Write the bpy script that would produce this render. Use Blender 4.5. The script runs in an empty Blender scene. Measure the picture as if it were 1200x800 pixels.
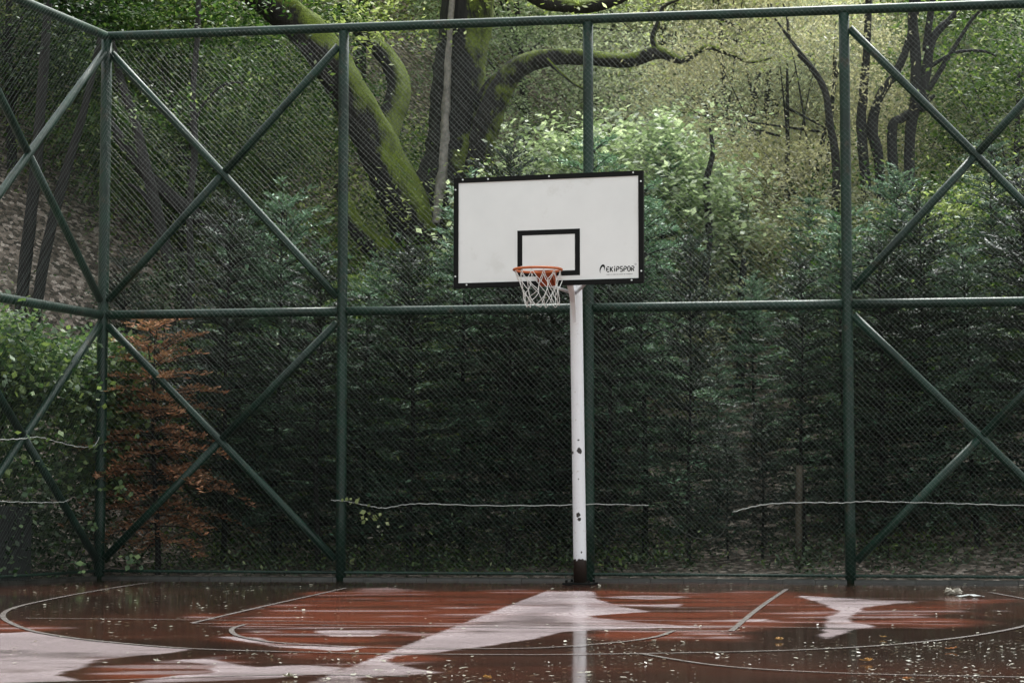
import bpy, math, random
import numpy as np
from mathutils import Vector, Matrix

random.seed(7)
R = math.radians
scene = bpy.context.scene
COL = scene.collection
# ------------------------------------------------------------------ camera
CAM_H, FPX, HOR = 0.78, 2500.0, 594.0
PITCH = math.atan((HOR - 400.0) / FPX)
cd = bpy.data.cameras.new("camera")
cd.sensor_width = 36.0
cd.lens = 36.0 * FPX / 1200.0
cd.clip_start, cd.clip_end = 0.1, 1000.0
cam = bpy.data.objects.new("camera", cd)
COL.objects.link(cam)
cam.location = (0, 0, CAM_H)
cam.rotation_euler = (R(90) + PITCH, 0, 0)
scene.camera = cam
CP, SP = math.cos(PITCH), math.sin(PITCH)


def ray(px, py):
    x, y = (px - 600.0) / FPX, (400.0 - py) / FPX
    return Vector((x, CP - y * SP, SP + y * CP))


def on_ground(px, py, z=0.0):
    d = ray(px, py)
    t = (z - CAM_H) / d.z
    return Vector((d.x * t, d.y * t, z))


def at_depth(px, py, Y):
    d = ray(px, py)
    t = Y / d.y
    return Vector((d.x * t, Y, CAM_H + d.z * t))


# ------------------------------------------------------------------ layout
FA = R(9.0)
FU = Vector((math.cos(FA), -math.sin(FA), 0))        # along the back fence
FN = Vector((-math.sin(FA), -math.cos(FA), 0))       # towards the court
FP0 = Vector((0.82, 22.7, 0))
CORNER_T = -5.42
CORNER = FP0 + FU * CORNER_T
LA = R(18.5)
LU = Vector((-math.sin(LA), -math.cos(LA), 0))       # along the side fence, towards the camera
LN = Vector((math.cos(LA), -math.sin(LA), 0))        # towards the court


def on_fence(px, py, off=0.0, side=False):
    n, p = (LN, CORNER) if side else (FN, FP0)
    d = ray(px, py)
    o = Vector((0, 0, CAM_H))
    t = ((p + n * off) - o).dot(n) / d.dot(n)
    return o + d * t


# ------------------------------------------------------------------ materials
def new_mat(name):
    m = bpy.data.materials.new(name)
    m.use_nodes = True
    nt = m.node_tree
    nt.nodes.clear()
    out = nt.nodes.new("ShaderNodeOutputMaterial")
    return m, nt, out


def N(nt, t, **kw):
    n = nt.nodes.new(t)
    for k, v in kw.items():
        if k in n.inputs:
            n.inputs[k].default_value = v
        else:
            setattr(n, k, v)
    return n


def L(nt, a, b):
    nt.links.new(a, b)


def ramp(nt, fac, stops):
    r = nt.nodes.new("ShaderNodeValToRGB")
    e = r.color_ramp.elements
    while len(e) < len(stops):
        e.new(0.5)
    for i, (p, c) in enumerate(stops):
        e[i].position = p
        e[i].color = (*c, 1) if len(c) == 3 else c
    L(nt, fac, r.inputs[0])
    return r


def mixc(nt, fac, a, b, mode="MIX"):
    m = nt.nodes.new("ShaderNodeMix")
    m.data_type = "RGBA"
    m.blend_type = mode
    for s, v in ((0, fac), (6, a), (7, b)):
        if hasattr(v, "is_linked"):
            L(nt, v, m.inputs[s])
        elif isinstance(v, (int, float)):
            m.inputs[s].default_value = v
        else:
            m.inputs[s].default_value = (*v, 1)
    return m.outputs[2]


def math_n(nt, op, a, b=0.0, c=None, clamp=False):
    m = nt.nodes.new("ShaderNodeMath")
    m.operation = op
    m.use_clamp = clamp
    for i, v in enumerate((a, b, c)):
        if v is None:
            continue
        if hasattr(v, "is_linked"):
            L(nt, v, m.inputs[i])
        else:
            m.inputs[i].default_value = v
    return m.outputs[0]


def noise(nt, scale, detail=4, rough=0.55, vec=None, dist=0.0):
    n = N(nt, "ShaderNodeTexNoise")
    n.inputs["Scale"].default_value = scale
    n.inputs["Detail"].default_value = detail
    n.inputs["Roughness"].default_value = rough
    n.inputs["Distortion"].default_value = dist
    if vec is not None:
        L(nt, vec, n.inputs["Vector"])
    return n.outputs["Fac"]


def objco(nt):
    return nt.nodes.new("ShaderNodeTexCoord").outputs["Object"]


def simple(name, col, rough=0.5, metal=0.0, var=0.15, scale=8.0, bump=0.0, spec=0.5, dirt=None):
    m, nt, out = new_mat(name)
    co = objco(nt)
    n = noise(nt, scale, 5, 0.6, co)
    lo = tuple(max(0, c * (1 - var)) for c in col)
    hi = tuple(min(1, c * (1 + var)) for c in col)
    c = ramp(nt, n, [(0.3, lo), (0.7, hi)]).outputs[0]
    if dirt:
        n2 = noise(nt, dirt[1], 6, 0.65, co)
        k = ramp(nt, n2, [(dirt[2], (0, 0, 0)), (min(1, dirt[2] + 0.12), (1, 1, 1))]).outputs[0]
        c = mixc(nt, k, c, dirt[0])
    p = N(nt, "ShaderNodeBsdfPrincipled")
    L(nt, c, p.inputs["Base Color"])
    p.inputs["Metallic"].default_value = metal
    p.inputs["Specular IOR Level"].default_value = spec
    rr = ramp(nt, n, [(0.2, (rough * 0.75,) * 3), (0.8, (min(1, rough * 1.25),) * 3)]).outputs[0]
    L(nt, rr, p.inputs["Roughness"])
    if bump:
        b = N(nt, "ShaderNodeBump")
        b.inputs["Strength"].default_value = bump
        b.inputs["Distance"].default_value = 0.01
        L(nt, noise(nt, scale * 6, 4, 0.6, co), b.inputs["Height"])
        L(nt, b.outputs[0], p.inputs["Normal"])
    L(nt, p.outputs[0], out.inputs[0])
    return m


def leaf_mat(name, stops, rough=0.42, trans=0.3, obvar=0.35, spec=0.25):
    m, nt, out = new_mat(name)
    g = nt.nodes.new("ShaderNodeNewGeometry")
    oi = nt.nodes.new("ShaderNodeObjectInfo")
    c = ramp(nt, g.outputs["Random Per Island"], stops).outputs[0]
    hs = N(nt, "ShaderNodeHueSaturation")
    L(nt, c, hs.inputs["Color"])
    L(nt, math_n(nt, "MULTIPLY_ADD", oi.outputs["Random"], obvar, 1.0 - obvar / 2), hs.inputs["Value"])
    L(nt, math_n(nt, "MULTIPLY_ADD", oi.outputs["Random"], -0.03, 0.515), hs.inputs["Hue"])
    # a paler underside
    c2 = mixc(nt, g.outputs["Backfacing"], hs.outputs[0], mixc(nt, 0.25, hs.outputs[0], (0.2, 0.22, 0.17)))
    p = N(nt, "ShaderNodeBsdfPrincipled")
    L(nt, c2, p.inputs["Base Color"])
    p.inputs["Roughness"].default_value = rough
    p.inputs["Specular IOR Level"].default_value = spec
    t = N(nt, "ShaderNodeBsdfTranslucent")
    L(nt, mixc(nt, 1.0, c2, (1.25, 1.32, 1.0), "MULTIPLY"), t.inputs["Color"])
    mx = N(nt, "ShaderNodeMixShader")
    mx.inputs[0].default_value = trans
    L(nt, p.outputs[0], mx.inputs[1])
    L(nt, t.outputs[0], mx.inputs[2])
    L(nt, mx.outputs[0], out.inputs[0])
    return m


def bark_mat(name, dark, light, moss=0.0, moss_dir=(-0.4, -0.2, 0.8), scale=6.0):
    m, nt, out = new_mat(name)
    co = objco(nt)
    mp = N(nt, "ShaderNodeMapping")
    mp.inputs["Scale"].default_value = (1, 1, 0.22)
    L(nt, co, mp.inputs[0])
    n1 = noise(nt, scale * 2.5, 6, 0.65, mp.outputs[0], 0.6)
    n2 = noise(nt, scale * 0.5, 4, 0.6, co)
    c = ramp(nt, n1, [(0.32, dark), (0.7, light)]).outputs[0]
    p = N(nt, "ShaderNodeBsdfPrincipled")
    p.inputs["Roughness"].default_value = 0.75
    hgt = n1
    if moss > 0:
        g = nt.nodes.new("ShaderNodeNewGeometry")
        dt = nt.nodes.new("ShaderNodeVectorMath")
        dt.operation = "DOT_PRODUCT"
        L(nt, g.outputs["Normal"], dt.inputs[0])
        dt.inputs[1].default_value = Vector(moss_dir).normalized()
        v = math_n(nt, "MULTIPLY_ADD", dt.outputs["Value"], 0.75, math_n(nt, "MULTIPLY_ADD", n2, 1.3, moss - 1.0))
        v = math_n(nt, "ADD", v, math_n(nt, "MULTIPLY_ADD", n1, 0.5, -0.25))
        k = ramp(nt, v, [(0.15, (0, 0, 0)), (0.5, (1, 1, 1))]).outputs[0]
        n3 = noise(nt, 60, 3, 0.7, co)
        mc = ramp(nt, n3, [(0.3, (0.045, 0.08, 0.005)), (0.7, (0.42, 0.54, 0.05))]).outputs[0]
        c = mixc(nt, k, c, mc)
        hgt = math_n(nt, "ADD", n1, math_n(nt, "MULTIPLY", k, n3))
    L(nt, c, p.inputs["Base Color"])
    b = N(nt, "ShaderNodeBump")
    b.inputs["Strength"].default_value = 1.0
    b.inputs["Distance"].default_value = 0.09
    L(nt, hgt, b.inputs["Height"])
    L(nt, b.outputs[0], p.inputs["Normal"])
    L(nt, p.outputs[0], out.inputs[0])
    return m


M = {}
M["pipe"] = simple("green_pipe_paint", (0.0085, 0.029, 0.0185), 0.42, 0, 0.5, 3, 0.35, 0.34, ((0.035, 0.034, 0.02), 7, 0.58))
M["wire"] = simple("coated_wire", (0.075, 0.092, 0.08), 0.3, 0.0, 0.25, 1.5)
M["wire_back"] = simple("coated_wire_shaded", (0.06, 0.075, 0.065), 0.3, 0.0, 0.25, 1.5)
M["rope"] = simple("pale_line_wire", (0.42, 0.43, 0.40), 0.5, 0, 0.2, 4)
M["rope_dull"] = simple("dull_line_wire", (0.12, 0.12, 0.11), 0.6, 0, 0.2, 4)
M["board"] = simple("white_board", (0.81, 0.81, 0.785), 0.35, 0, 0.05, 1.6, 0, 0.4, ((0.74, 0.735, 0.70), 3.4, 0.60))
M["black"] = simple("black_paint", (0.006, 0.006, 0.0055), 0.5, 0, 0.3, 9, 0.1, 0.12)
M["grey_print"] = simple("grey_print", (0.30, 0.30, 0.29), 0.5)
M["bolt"] = simple("zinc_bolt", (0.6, 0.6, 0.58), 0.35, 0.6)
M["orange"] = simple("orange_paint", (0.52, 0.13, 0.035), 0.42, 0, 0.2, 14, 0.15, 0.5, ((0.16, 0.05, 0.02), 22, 0.62))
M["orange_dark"] = simple("worn_orange_paint", (0.36, 0.075, 0.025), 0.5, 0, 0.25, 14, 0.15)
M["net"] = simple("net_cord", (0.72, 0.71, 0.67), 0.8, 0, 0.12, 30)
M["white_metal"] = simple("white_metal", (0.72, 0.71, 0.73), 0.42, 0, 0.06, 6, 0.1, 0.4, ((0.5, 0.46, 0.42), 10, 0.72))
M["kerb"] = simple("wet_concrete", (0.04, 0.039, 0.034), 0.35, 0, 0.5, 5, 0.4)
M["dark_wall"] = simple("dark_concrete", (0.010, 0.011, 0.010), 0.8, 0, 0.4, 2, 0.4)
M["post_wood"] = simple("weathered_wood", (0.055, 0.046, 0.03), 0.8, 0, 0.4, 10, 0.5)
M["litter_paper"] = simple("soggy_paper", (0.24, 0.215, 0.17), 0.6, 0, 0.2, 20)
M["white_plastic"] = simple("white_plastic", (0.45, 0.47, 0.46), 0.3, 0, 0.1, 20)
M["bark"] = bark_mat("dark_bark", (0.004, 0.0035, 0.003), (0.02, 0.017, 0.014))
M["bark_grey"] = bark_mat("grey_bark", (0.003, 0.003, 0.0028), (0.016, 0.015, 0.014))
M["bark_moss"] = bark_mat("mossy_bark", (0.003, 0.0025, 0.002), (0.02, 0.016, 0.013), 0.38, (0.66, -0.2, 0.72), scale=5)
M["bark_trunk"] = bark_mat("old_trunk_bark", (0.002, 0.002, 0.0018), (0.015, 0.0125, 0.010), 0.16, (0.85, -0.1, 0.5), scale=5)
M["vine_stem"] = simple("pale_stem", (0.20, 0.18, 0.16), 0.8, 0, 0.5, 12, 0.6)

M["leaf_mid"] = leaf_mat("leaf_mid", [(0, (0.022, 0.055, 0.012)), (0.5, (0.07, 0.14, 0.032)), (0.85, (0.16, 0.24, 0.06)), (0.96, (0.34, 0.42, 0.13)), (1, (0.62, 0.66, 0.42))], trans=0.4)  # whitish last stop: glints painted into the leaf colour
M["leaf_dark"] = leaf_mat("leaf_dark", [(0, (0.010, 0.028, 0.009)), (0.7, (0.026, 0.06, 0.018)), (1, (0.08, 0.14, 0.04))], trans=0.2)
M["leaf_yellow"] = leaf_mat("leaf_yellow", [(0, (0.11, 0.16, 0.04)), (0.5, (0.28, 0.345, 0.11)), (0.92, (0.52, 0.58, 0.26)), (1, (0.78, 0.80, 0.58))], trans=0.45)  # whitish last stop again paints leaf glints
M["leaf_pale"] = leaf_mat("leaf_pale", [(0, (0.12, 0.17, 0.09)), (0.5, (0.30, 0.38, 0.22)), (1, (0.72, 0.78, 0.60))], trans=0.42)  # glints painted in by the whitish last stop
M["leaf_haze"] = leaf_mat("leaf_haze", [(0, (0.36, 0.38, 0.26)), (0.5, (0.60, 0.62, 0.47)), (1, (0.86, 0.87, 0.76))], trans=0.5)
M["leaf_olive"] = leaf_mat("leaf_olive", [(0, (0.25, 0.245, 0.14)), (0.5, (0.48, 0.45, 0.29)), (1, (0.74, 0.69, 0.52))], trans=0.4)
M["leaf_ivy"] = leaf_mat("leaf_ivy", [(0, (0.025, 0.06, 0.025)), (0.55, (0.075, 0.155, 0.06)), (1, (0.24, 0.34, 0.11))], rough=0.45, trans=0.3, spec=0.25)
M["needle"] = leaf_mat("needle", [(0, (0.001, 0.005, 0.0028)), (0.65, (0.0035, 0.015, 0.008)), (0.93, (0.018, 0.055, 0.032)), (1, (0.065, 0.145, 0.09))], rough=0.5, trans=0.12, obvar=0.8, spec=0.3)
M["needle_blue"] = leaf_mat("needle_blue", [(0, (0.03, 0.085, 0.045)), (0.6, (0.11, 0.22, 0.13)), (1, (0.33, 0.50, 0.34))], rough=0.5, trans=0.18, obvar=0.7, spec=0.3)
M["needle_dead"] = leaf_mat("needle_dead", [(0, (0.14, 0.058, 0.03)), (0.6, (0.42, 0.18, 0.095)), (1, (0.66, 0.37, 0.23))], rough=0.7, trans=0.2, spec=0.2)
M["litter"] = leaf_mat("fallen_leaf", [(0, (0.05, 0.035, 0.022)), (0.5, (0.17, 0.148, 0.11)), (1, (0.38, 0.355, 0.29))], rough=0.35, trans=0.1, obvar=0.1)
M["leaf_orange"] = leaf_mat("fallen_leaf_orange", [(0, (0.26, 0.10, 0.025)), (1, (0.36, 0.17, 0.04))], rough=0.35, trans=0.1, obvar=0.2)


def ground_mat():
    m, nt, out = new_mat("forest_floor")
    co = objco(nt)
    v = N(nt, "ShaderNodeTexVoronoi")
    v.inputs["Scale"].default_value = 17.0
    L(nt, co, v.inputs["Vector"])
    sep = nt.nodes.new("ShaderNodeSeparateColor")
    L(nt, v.outputs["Color"], sep.inputs[0])
    c = ramp(nt, sep.outputs[0], [(0, (0.03, 0.022, 0.015)), (0.4, (0.12, 0.09, 0.068)), (0.75, (0.32, 0.25, 0.205)), (1, (0.62, 0.52, 0.45))]).outputs[0]
    n = noise(nt, 0.5, 5, 0.6, co)
    c = mixc(nt, ramp(nt, n, [(0.45, (0, 0, 0)), (0.65, (0.4, 0.4, 0.4))]).outputs[0], c, (0.035, 0.042, 0.018))
    p = N(nt, "ShaderNodeBsdfPrincipled")
    p.inputs["Roughness"].default_value = 0.8
    L(nt, c, p.inputs["Base Color"])
    b = N(nt, "ShaderNodeBump")
    b.inputs["Distance"].default_value = 0.06
    L(nt, math_n(nt, "ADD", sep.outputs[1], noise(nt, 8, 4, 0.6, co)), b.inputs["Height"])
    L(nt, b.outputs[0], p.inputs["Normal"])
    L(nt, p.outputs[0], out.inputs[0])
    return m


def court_mat():
    m, nt, out = new_mat("wet_red_court")
    co = objco(nt)
    at = nt.nodes.new("ShaderNodeAttribute")
    at.attribute_name = "wet"
    sep = nt.nodes.new("ShaderNodeSeparateColor")
    L(nt, at.outputs["Color"], sep.inputs[0])
    pale, red = sep.outputs[0], sep.outputs[1]
    fine = noise(nt, 22, 5, 0.65, co)
    mid = noise(nt, 2.2, 5, 0.6, co)
    film = ramp(nt, math_n(nt, "ADD", math_n(nt, "MULTIPLY", fine, 0.45), math_n(nt, "MULTIPLY", mid, 0.65)), [(0.42, (0, 0, 0)), (0.66, (1, 1, 1))]).outputs[0]
    deep = mixc(nt, mid, (0.020, 0.0115, 0.009), (0.047, 0.026, 0.0195))  # murky standing water, with the hedge's dark reflection put into the colour
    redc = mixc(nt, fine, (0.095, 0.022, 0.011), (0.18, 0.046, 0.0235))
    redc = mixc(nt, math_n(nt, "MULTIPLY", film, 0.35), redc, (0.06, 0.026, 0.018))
    glarec = mixc(nt, fine, (0.25, 0.195, 0.20), (0.35, 0.285, 0.292))  # broad sky sheen on the wet court, put into the base colour
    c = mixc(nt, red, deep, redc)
    c = mixc(nt, pale, c, glarec)
    p = N(nt, "ShaderNodeBsdfPrincipled")
    L(nt, c, p.inputs["Base Color"])
    p.inputs["IOR"].default_value = 1.33
    L(nt, math_n(nt, "MULTIPLY_ADD", math_n(nt, "MULTIPLY", red, math_n(nt, "SUBTRACT", 1.0, pale)), -0.36, 0.5), p.inputs["Specular IOR Level"])
    r = math_n(nt, "ADD", math_n(nt, "MULTIPLY", red, math_n(nt, "MULTIPLY_ADD", fine, 0.16, 0.02)), math_n(nt, "MULTIPLY_ADD", film, 0.06, 0.025))
    r = math_n(nt, "ADD", r, math_n(nt, "MULTIPLY", pale, 0.12), clamp=True)
    L(nt, r, p.inputs["Roughness"])
    b = N(nt, "ShaderNodeBump")
    b.inputs["Strength"].default_value = 0.25
    b.inputs["Distance"].default_value = 0.0025
    L(nt, math_n(nt, "MULTIPLY", math_n(nt, "ADD", noise(nt, 60, 3, 0.6, co), mid), math_n(nt, "MULTIPLY_ADD", math_n(nt, "ADD", red, pale), 0.8, 0.12)), b.inputs["Height"])
    L(nt, b.outputs[0], p.inputs["Normal"])
    L(nt, p.outputs[0], out.inputs[0])
    return m


def line_mat():
    m, nt, out = new_mat("worn_line_paint")
    co = objco(nt)
    n = noise(nt, 9, 6, 0.7, co)
    c = ramp(nt, n, [(0.35, (0.10, 0.08, 0.072)), (0.6, (0.20, 0.178, 0.17))]).outputs[0]
    p = N(nt, "ShaderNodeBsdfPrincipled")
    L(nt, c, p.inputs["Base Color"])
    p.inputs["Roughness"].default_value = 0.25
    p.inputs["IOR"].default_value = 1.33
    L(nt, p.outputs[0], out.inputs[0])
    return m


def pole_mat():
    m, nt, out = new_mat("chipped_white_paint")
    co = objco(nt)
    n = noise(nt, 24, 5, 0.6, co)
    acc = None
    for (x, y, z, r) in [(0.012, -0.062, 1.35, 0.030), (-0.055, -0.03, 1.335, 0.022), (-0.005, -0.062, 0.70, 0.028), (0.008, -0.062, 0.66, 0.022),
                         (-0.06, -0.02, 1.62, 0.020), (-0.06, -0.02, 1.57, 0.016), (-0.06, -0.02, 1.13, 0.02), (0.0, -0.062, 1.06, 0.008), (0.0, -0.062, 1.46, 0.008), (0.03, -0.055, 0.33, 0.009)]:
        d = nt.nodes.new("ShaderNodeVectorMath")
        d.operation = "DISTANCE"
        L(nt, co, d.inputs[0])
        d.inputs[1].default_value = (x, y, z)
        v = math_n(nt, "SUBTRACT", math_n(nt, "MULTIPLY_ADD", n, 0.05, r - 0.025), d.outputs["Value"])
        acc = v if acc is None else math_n(nt, "MAXIMUM", acc, v)
    sx = nt.nodes.new("ShaderNodeSeparateXYZ")
    L(nt, co, sx.inputs[0])
    base = math_n(nt, "SUBTRACT", math_n(nt, "MULTIPLY_ADD", noise(nt, 14, 4, 0.6, co), 0.16, 0.17), sx.outputs[2])
    acc = math_n(nt, "MAXIMUM", acc, base)
    k = math_n(nt, "MULTIPLY", acc, 300.0, clamp=True)
    col = mixc(nt, noise(nt, 5, 4, 0.6, co), (0.76, 0.755, 0.775), (0.84, 0.835, 0.85))
    col = mixc(nt, ramp(nt, noise(nt, 40, 4, 0.6, co), [(0.62, (0, 0, 0)), (0.72, (0.6, 0.6, 0.6))]).outputs[0], col, (0.45, 0.38, 0.33))
    c = mixc(nt, k, col, mixc(nt, n, (0.012, 0.009, 0.008), (0.035, 0.022, 0.016)))
    p = N(nt, "ShaderNodeBsdfPrincipled")
    L(nt, c, p.inputs["Base Color"])
    p.inputs["Roughness"].default_value = 0.45
    L(nt, p.outputs[0], out.inputs[0])
    return m


M["ground"] = ground_mat()
M["court"] = court_mat()
M["line"] = line_mat()
M["pole"] = pole_mat()

# ------------------------------------------------------------------ mesh helpers
WORLD = {}


def tag(o, label=None, cat=None, group=None, kind=None):
    for k, v in (("label", label), ("category", cat), ("group", group), ("kind", kind)):
        if v:
            o[k] = v
    return o


def empty(name, loc, rz=0.0):
    o = bpy.data.objects.new(name, None)
    o.empty_display_size = 0.2
    COL.objects.link(o)
    o.location = loc
    o.rotation_euler = (0, 0, rz)
    WORLD[o.name] = Vector(loc)
    return o


def link_mesh(name, me, mat, parent=None, smooth=False):
    o = bpy.data.objects.new(name, me)
    COL.objects.link(o)
    if mat is not None:
        me.materials.append(mat)
    if parent is not None:
        o.parent = parent
        WORLD[o.name] = WORLD[parent.name]
    if smooth:
        me.polygons.foreach_set("use_smooth", [True] * len(me.polygons))
    return o


def np_mesh(name, verts, k):
    """verts (n*k,3): n separate polygons of k corners each"""
    nv = len(verts)
    me = bpy.data.meshes.new(name)
    me.vertices.add(nv)
    me.vertices.foreach_set("co", np.asarray(verts, dtype=np.float32).ravel())
    me.loops.add(nv)
    me.loops.foreach_set("vertex_index", np.arange(nv, dtype=np.int32))
    me.polygons.add(nv // k)
    me.polygons.foreach_set("loop_start", np.arange(0, nv, k, dtype=np.int32))
    me.update(calc_edges=True)
    return me


def rhombs(P, A, B, tip=0.0):
    n = len(P)
    v = np.empty((n, 4, 3))
    v[:, 0] = P - A
    v[:, 1] = P + B + A * tip
    v[:, 2] = P + A
    v[:, 3] = P - B + A * tip
    return v.reshape(-1, 3)


def unit(a):
    return a / (np.linalg.norm(a, axis=-1, keepdims=True) + 1e-9)


def leaves_at(P, rng, size, flat=0.5, aspect=0.45, jit=0.35):
    """leaf rhombs about points P: random heading, faces turned mostly upwards"""
    n = len(P)
    nrm = rng.normal(size=(n, 3))
    nrm[:, 2] = np.abs(nrm[:, 2]) + flat * 2.0
    nrm = unit(nrm)
    a = unit(np.cross(nrm, rng.normal(size=(n, 3))))
    b = np.cross(nrm, a)
    s = size * (1 + jit * rng.uniform(-1, 1, size=(n, 1)))
    return rhombs(P, a * s * 0.5, b * s * 0.5 * aspect, 0.1)


class MB:
    def __init__(self):
        self.v, self.f = [], []

    def add(self, vs, fs):
        k = len(self.v)
        self.v += [Vector(p) for p in vs]
        self.f += [tuple(i + k for i in f) for f in fs]

    def box(self, c, s, mat=None):
        x, y, z = s[0] / 2, s[1] / 2, s[2] / 2
        vs = [Vector((a * x, b * y, d * z)) for a in (-1, 1) for b in (-1, 1) for d in (-1, 1)]
        if mat is not None:
            vs = [mat @ p for p in vs]
        c = Vector(c)
        self.add([p + c for p in vs], [(0, 1, 3, 2), (4, 6, 7, 5), (0, 4, 5, 1), (2, 3, 7, 6), (0, 2, 6, 4), (1, 5, 7, 3)])

    def tube(self, pts, rad, n=8, cap=True, rough=0.0, rng=None):
        pts = [Vector(p) for p in pts]
        if not hasattr(rad, "__len__"):
            rad = [rad] * len(pts)
        vs, fs = [], []
        prev = None
        for i, p in enumerate(pts):
            d = (pts[min(i + 1, len(pts) - 1)] - pts[max(i - 1, 0)]).normalized()
            if prev is None:
                a = d.cross(Vector((0, 0, 1)) if abs(d.z) < 0.9 else Vector((1, 0, 0))).normalized()
            else:
                a = (prev - d * prev.dot(d)).normalized()
            prev = a
            b = d.cross(a)
            for k in range(n):
                th = 2 * math.pi * k / n
                r = rad[i] * (1 + ((rng.uniform(-rough, rough) * .6 + rough * (math.sin(3 * th + i * .35 + n) + .7 * math.sin(5 * th - i * .23) * math.sin(i * .5))) if rough else 0))
                vs.append(p + a * math.cos(th) * r + b * math.sin(th) * r)
        for i in range(len(pts) - 1):
            for k in range(n):
                k2 = (k + 1) % n
                fs.append((i * n + k, i * n + k2, (i + 1) * n + k2, (i + 1) * n + k))
        if cap:
            fs.append(tuple(range(n))[::-1])
            fs.append(tuple((len(pts) - 1) * n + k for k in range(n)))
        self.add(vs, fs)

    def build(self, name, mat, parent=None, local=False, smooth=False):
        me = bpy.data.meshes.new(name)
        off = Vector((0, 0, 0)) if (parent is None or local) else WORLD[parent.name]
        me.from_pydata([tuple(p - off) for p in self.v], [], self.f)
        me.update()
        return link_mesh(name, me, mat, parent, smooth)


def spline(pts, rad=None, step=6):
    """Catmull-Rom through pts (and radii)"""
    P = [Vector(p) for p in pts]
    out, ro = [], []
    for i in range(len(P) - 1):
        a, b, c, d = P[max(i - 1, 0)], P[i], P[i + 1], P[min(i + 2, len(P) - 1)]
        for s in range(step):
            t = s / step
            out.append(0.5 * ((2 * b) + (c - a) * t + (2 * a - 5 * b + 4 * c - d) * t * t + (3 * b - a - 3 * c + d) * t ** 3))
            if rad:
                ro.append(rad[i] * (1 - t) + rad[i + 1] * t)
    out.append(P[-1])
    if rad:
        ro.append(rad[-1])
        return out, ro
    return out


def vnoise(x, y, seed=0):
    """smooth value noise, numpy"""
    def h(i, j):
        n = (i * 374761393 + j * 668265263 + seed * 1442695041).astype(np.int64)
        n = (n ^ (n >> 13)) * 1274126177
        n = n ^ (n >> 16)
        return (n & 0xFFFF) / 65535.0
    xi, yi = np.floor(x).astype(np.int64), np.floor(y).astype(np.int64)
    fx, fy = x - xi, y - yi
    fx, fy = fx * fx * (3 - 2 * fx), fy * fy * (3 - 2 * fy)
    return (h(xi, yi) * (1 - fx) + h(xi + 1, yi) * fx) * (1 - fy) + (h(xi, yi + 1) * (1 - fx) + h(xi + 1, yi + 1) * fx) * fy


# ------------------------------------------------------------------ terrain
def terrain_z(x, y):
    x, y = np.asarray(x, float), np.asarray(y, float)
    db = -((x - FP0.x) * FN.x + (y - FP0.y) * FN.y)          # behind the back fence
    dl = -((x - CORNER.x) * LN.x + (y - CORNER.y) * LN.y)    # outside the side fence
    d = np.maximum(db, np.where(db > -60, dl, -1))
    up = lambda t: np.maximum(t, 0)
    z = -0.03 + 0.10 * np.minimum(up(d - 0.2), 1.8) + 0.52 * np.minimum(up(d - 2.0), 45) + 0.1 * up(d - 48)
    dl2 = np.where(y > 12, dl, 0)
    z = z + 0.75 * np.minimum(up(dl2 - 0.9), 9) * np.clip(d / 3, 0, 1)
    bump = (vnoise(x * 0.5, y * 0.5, 3) - 0.5) * 0.5 + (vnoise(x * 0.12, y * 0.12, 5) - 0.5) * 2.2
    z = z + bump * np.clip((d - 0.6) / 5, 0, 1)
    return z


def tz(x, y):
    return float(terrain_z(np.array([x]), np.array([y]))[0])


def axis(parts):
    out = []
    for a, b, n in parts:
        out += list(np.linspace(a, b, n, endpoint=False))
    out.append(parts[-1][1])
    return np.array(out)


xs = axis([(-260, -40, 22), (-40, -12, 40), (-12, 14, 90), (14, 45, 40), (45, 260, 22)])
ys = axis([(-200, -14, 22), (-14, 18, 20), (18, 40, 110), (40, 75, 60), (75, 400, 30)])
X, Y = np.meshgrid(xs, ys)
Z = terrain_z(X, Y)
nx, ny = len(xs), len(ys)


def grid_mesh(name, X, Y, Z, keep=None):
    ny, nx = X.shape
    me = bpy.data.meshes.new(name)
    idx = np.arange(nx * ny).reshape(ny, nx)
    q = np.stack([idx[:-1, :-1], idx[:-1, 1:], idx[1:, 1:], idx[1:, :-1]], -1).reshape(-1, 4)
    if keep is not None:
        q = q[keep.ravel()]
    me.vertices.add(nx * ny)
    me.vertices.foreach_set("co", np.stack([X, Y, Z], -1).astype(np.float32).ravel())
    me.loops.add(q.size)
    me.loops.foreach_set("vertex_index", q.ravel().astype(np.int32))
    me.polygons.add(len(q))
    me.polygons.foreach_set("loop_start", np.arange(0, q.size, 4, dtype=np.int32))
    me.update(calc_edges=True)
    return me


g = link_mesh("ground", grid_mesh("ground", X, Y, Z), M["ground"], None, True)
tag(g, kind="structure")

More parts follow.
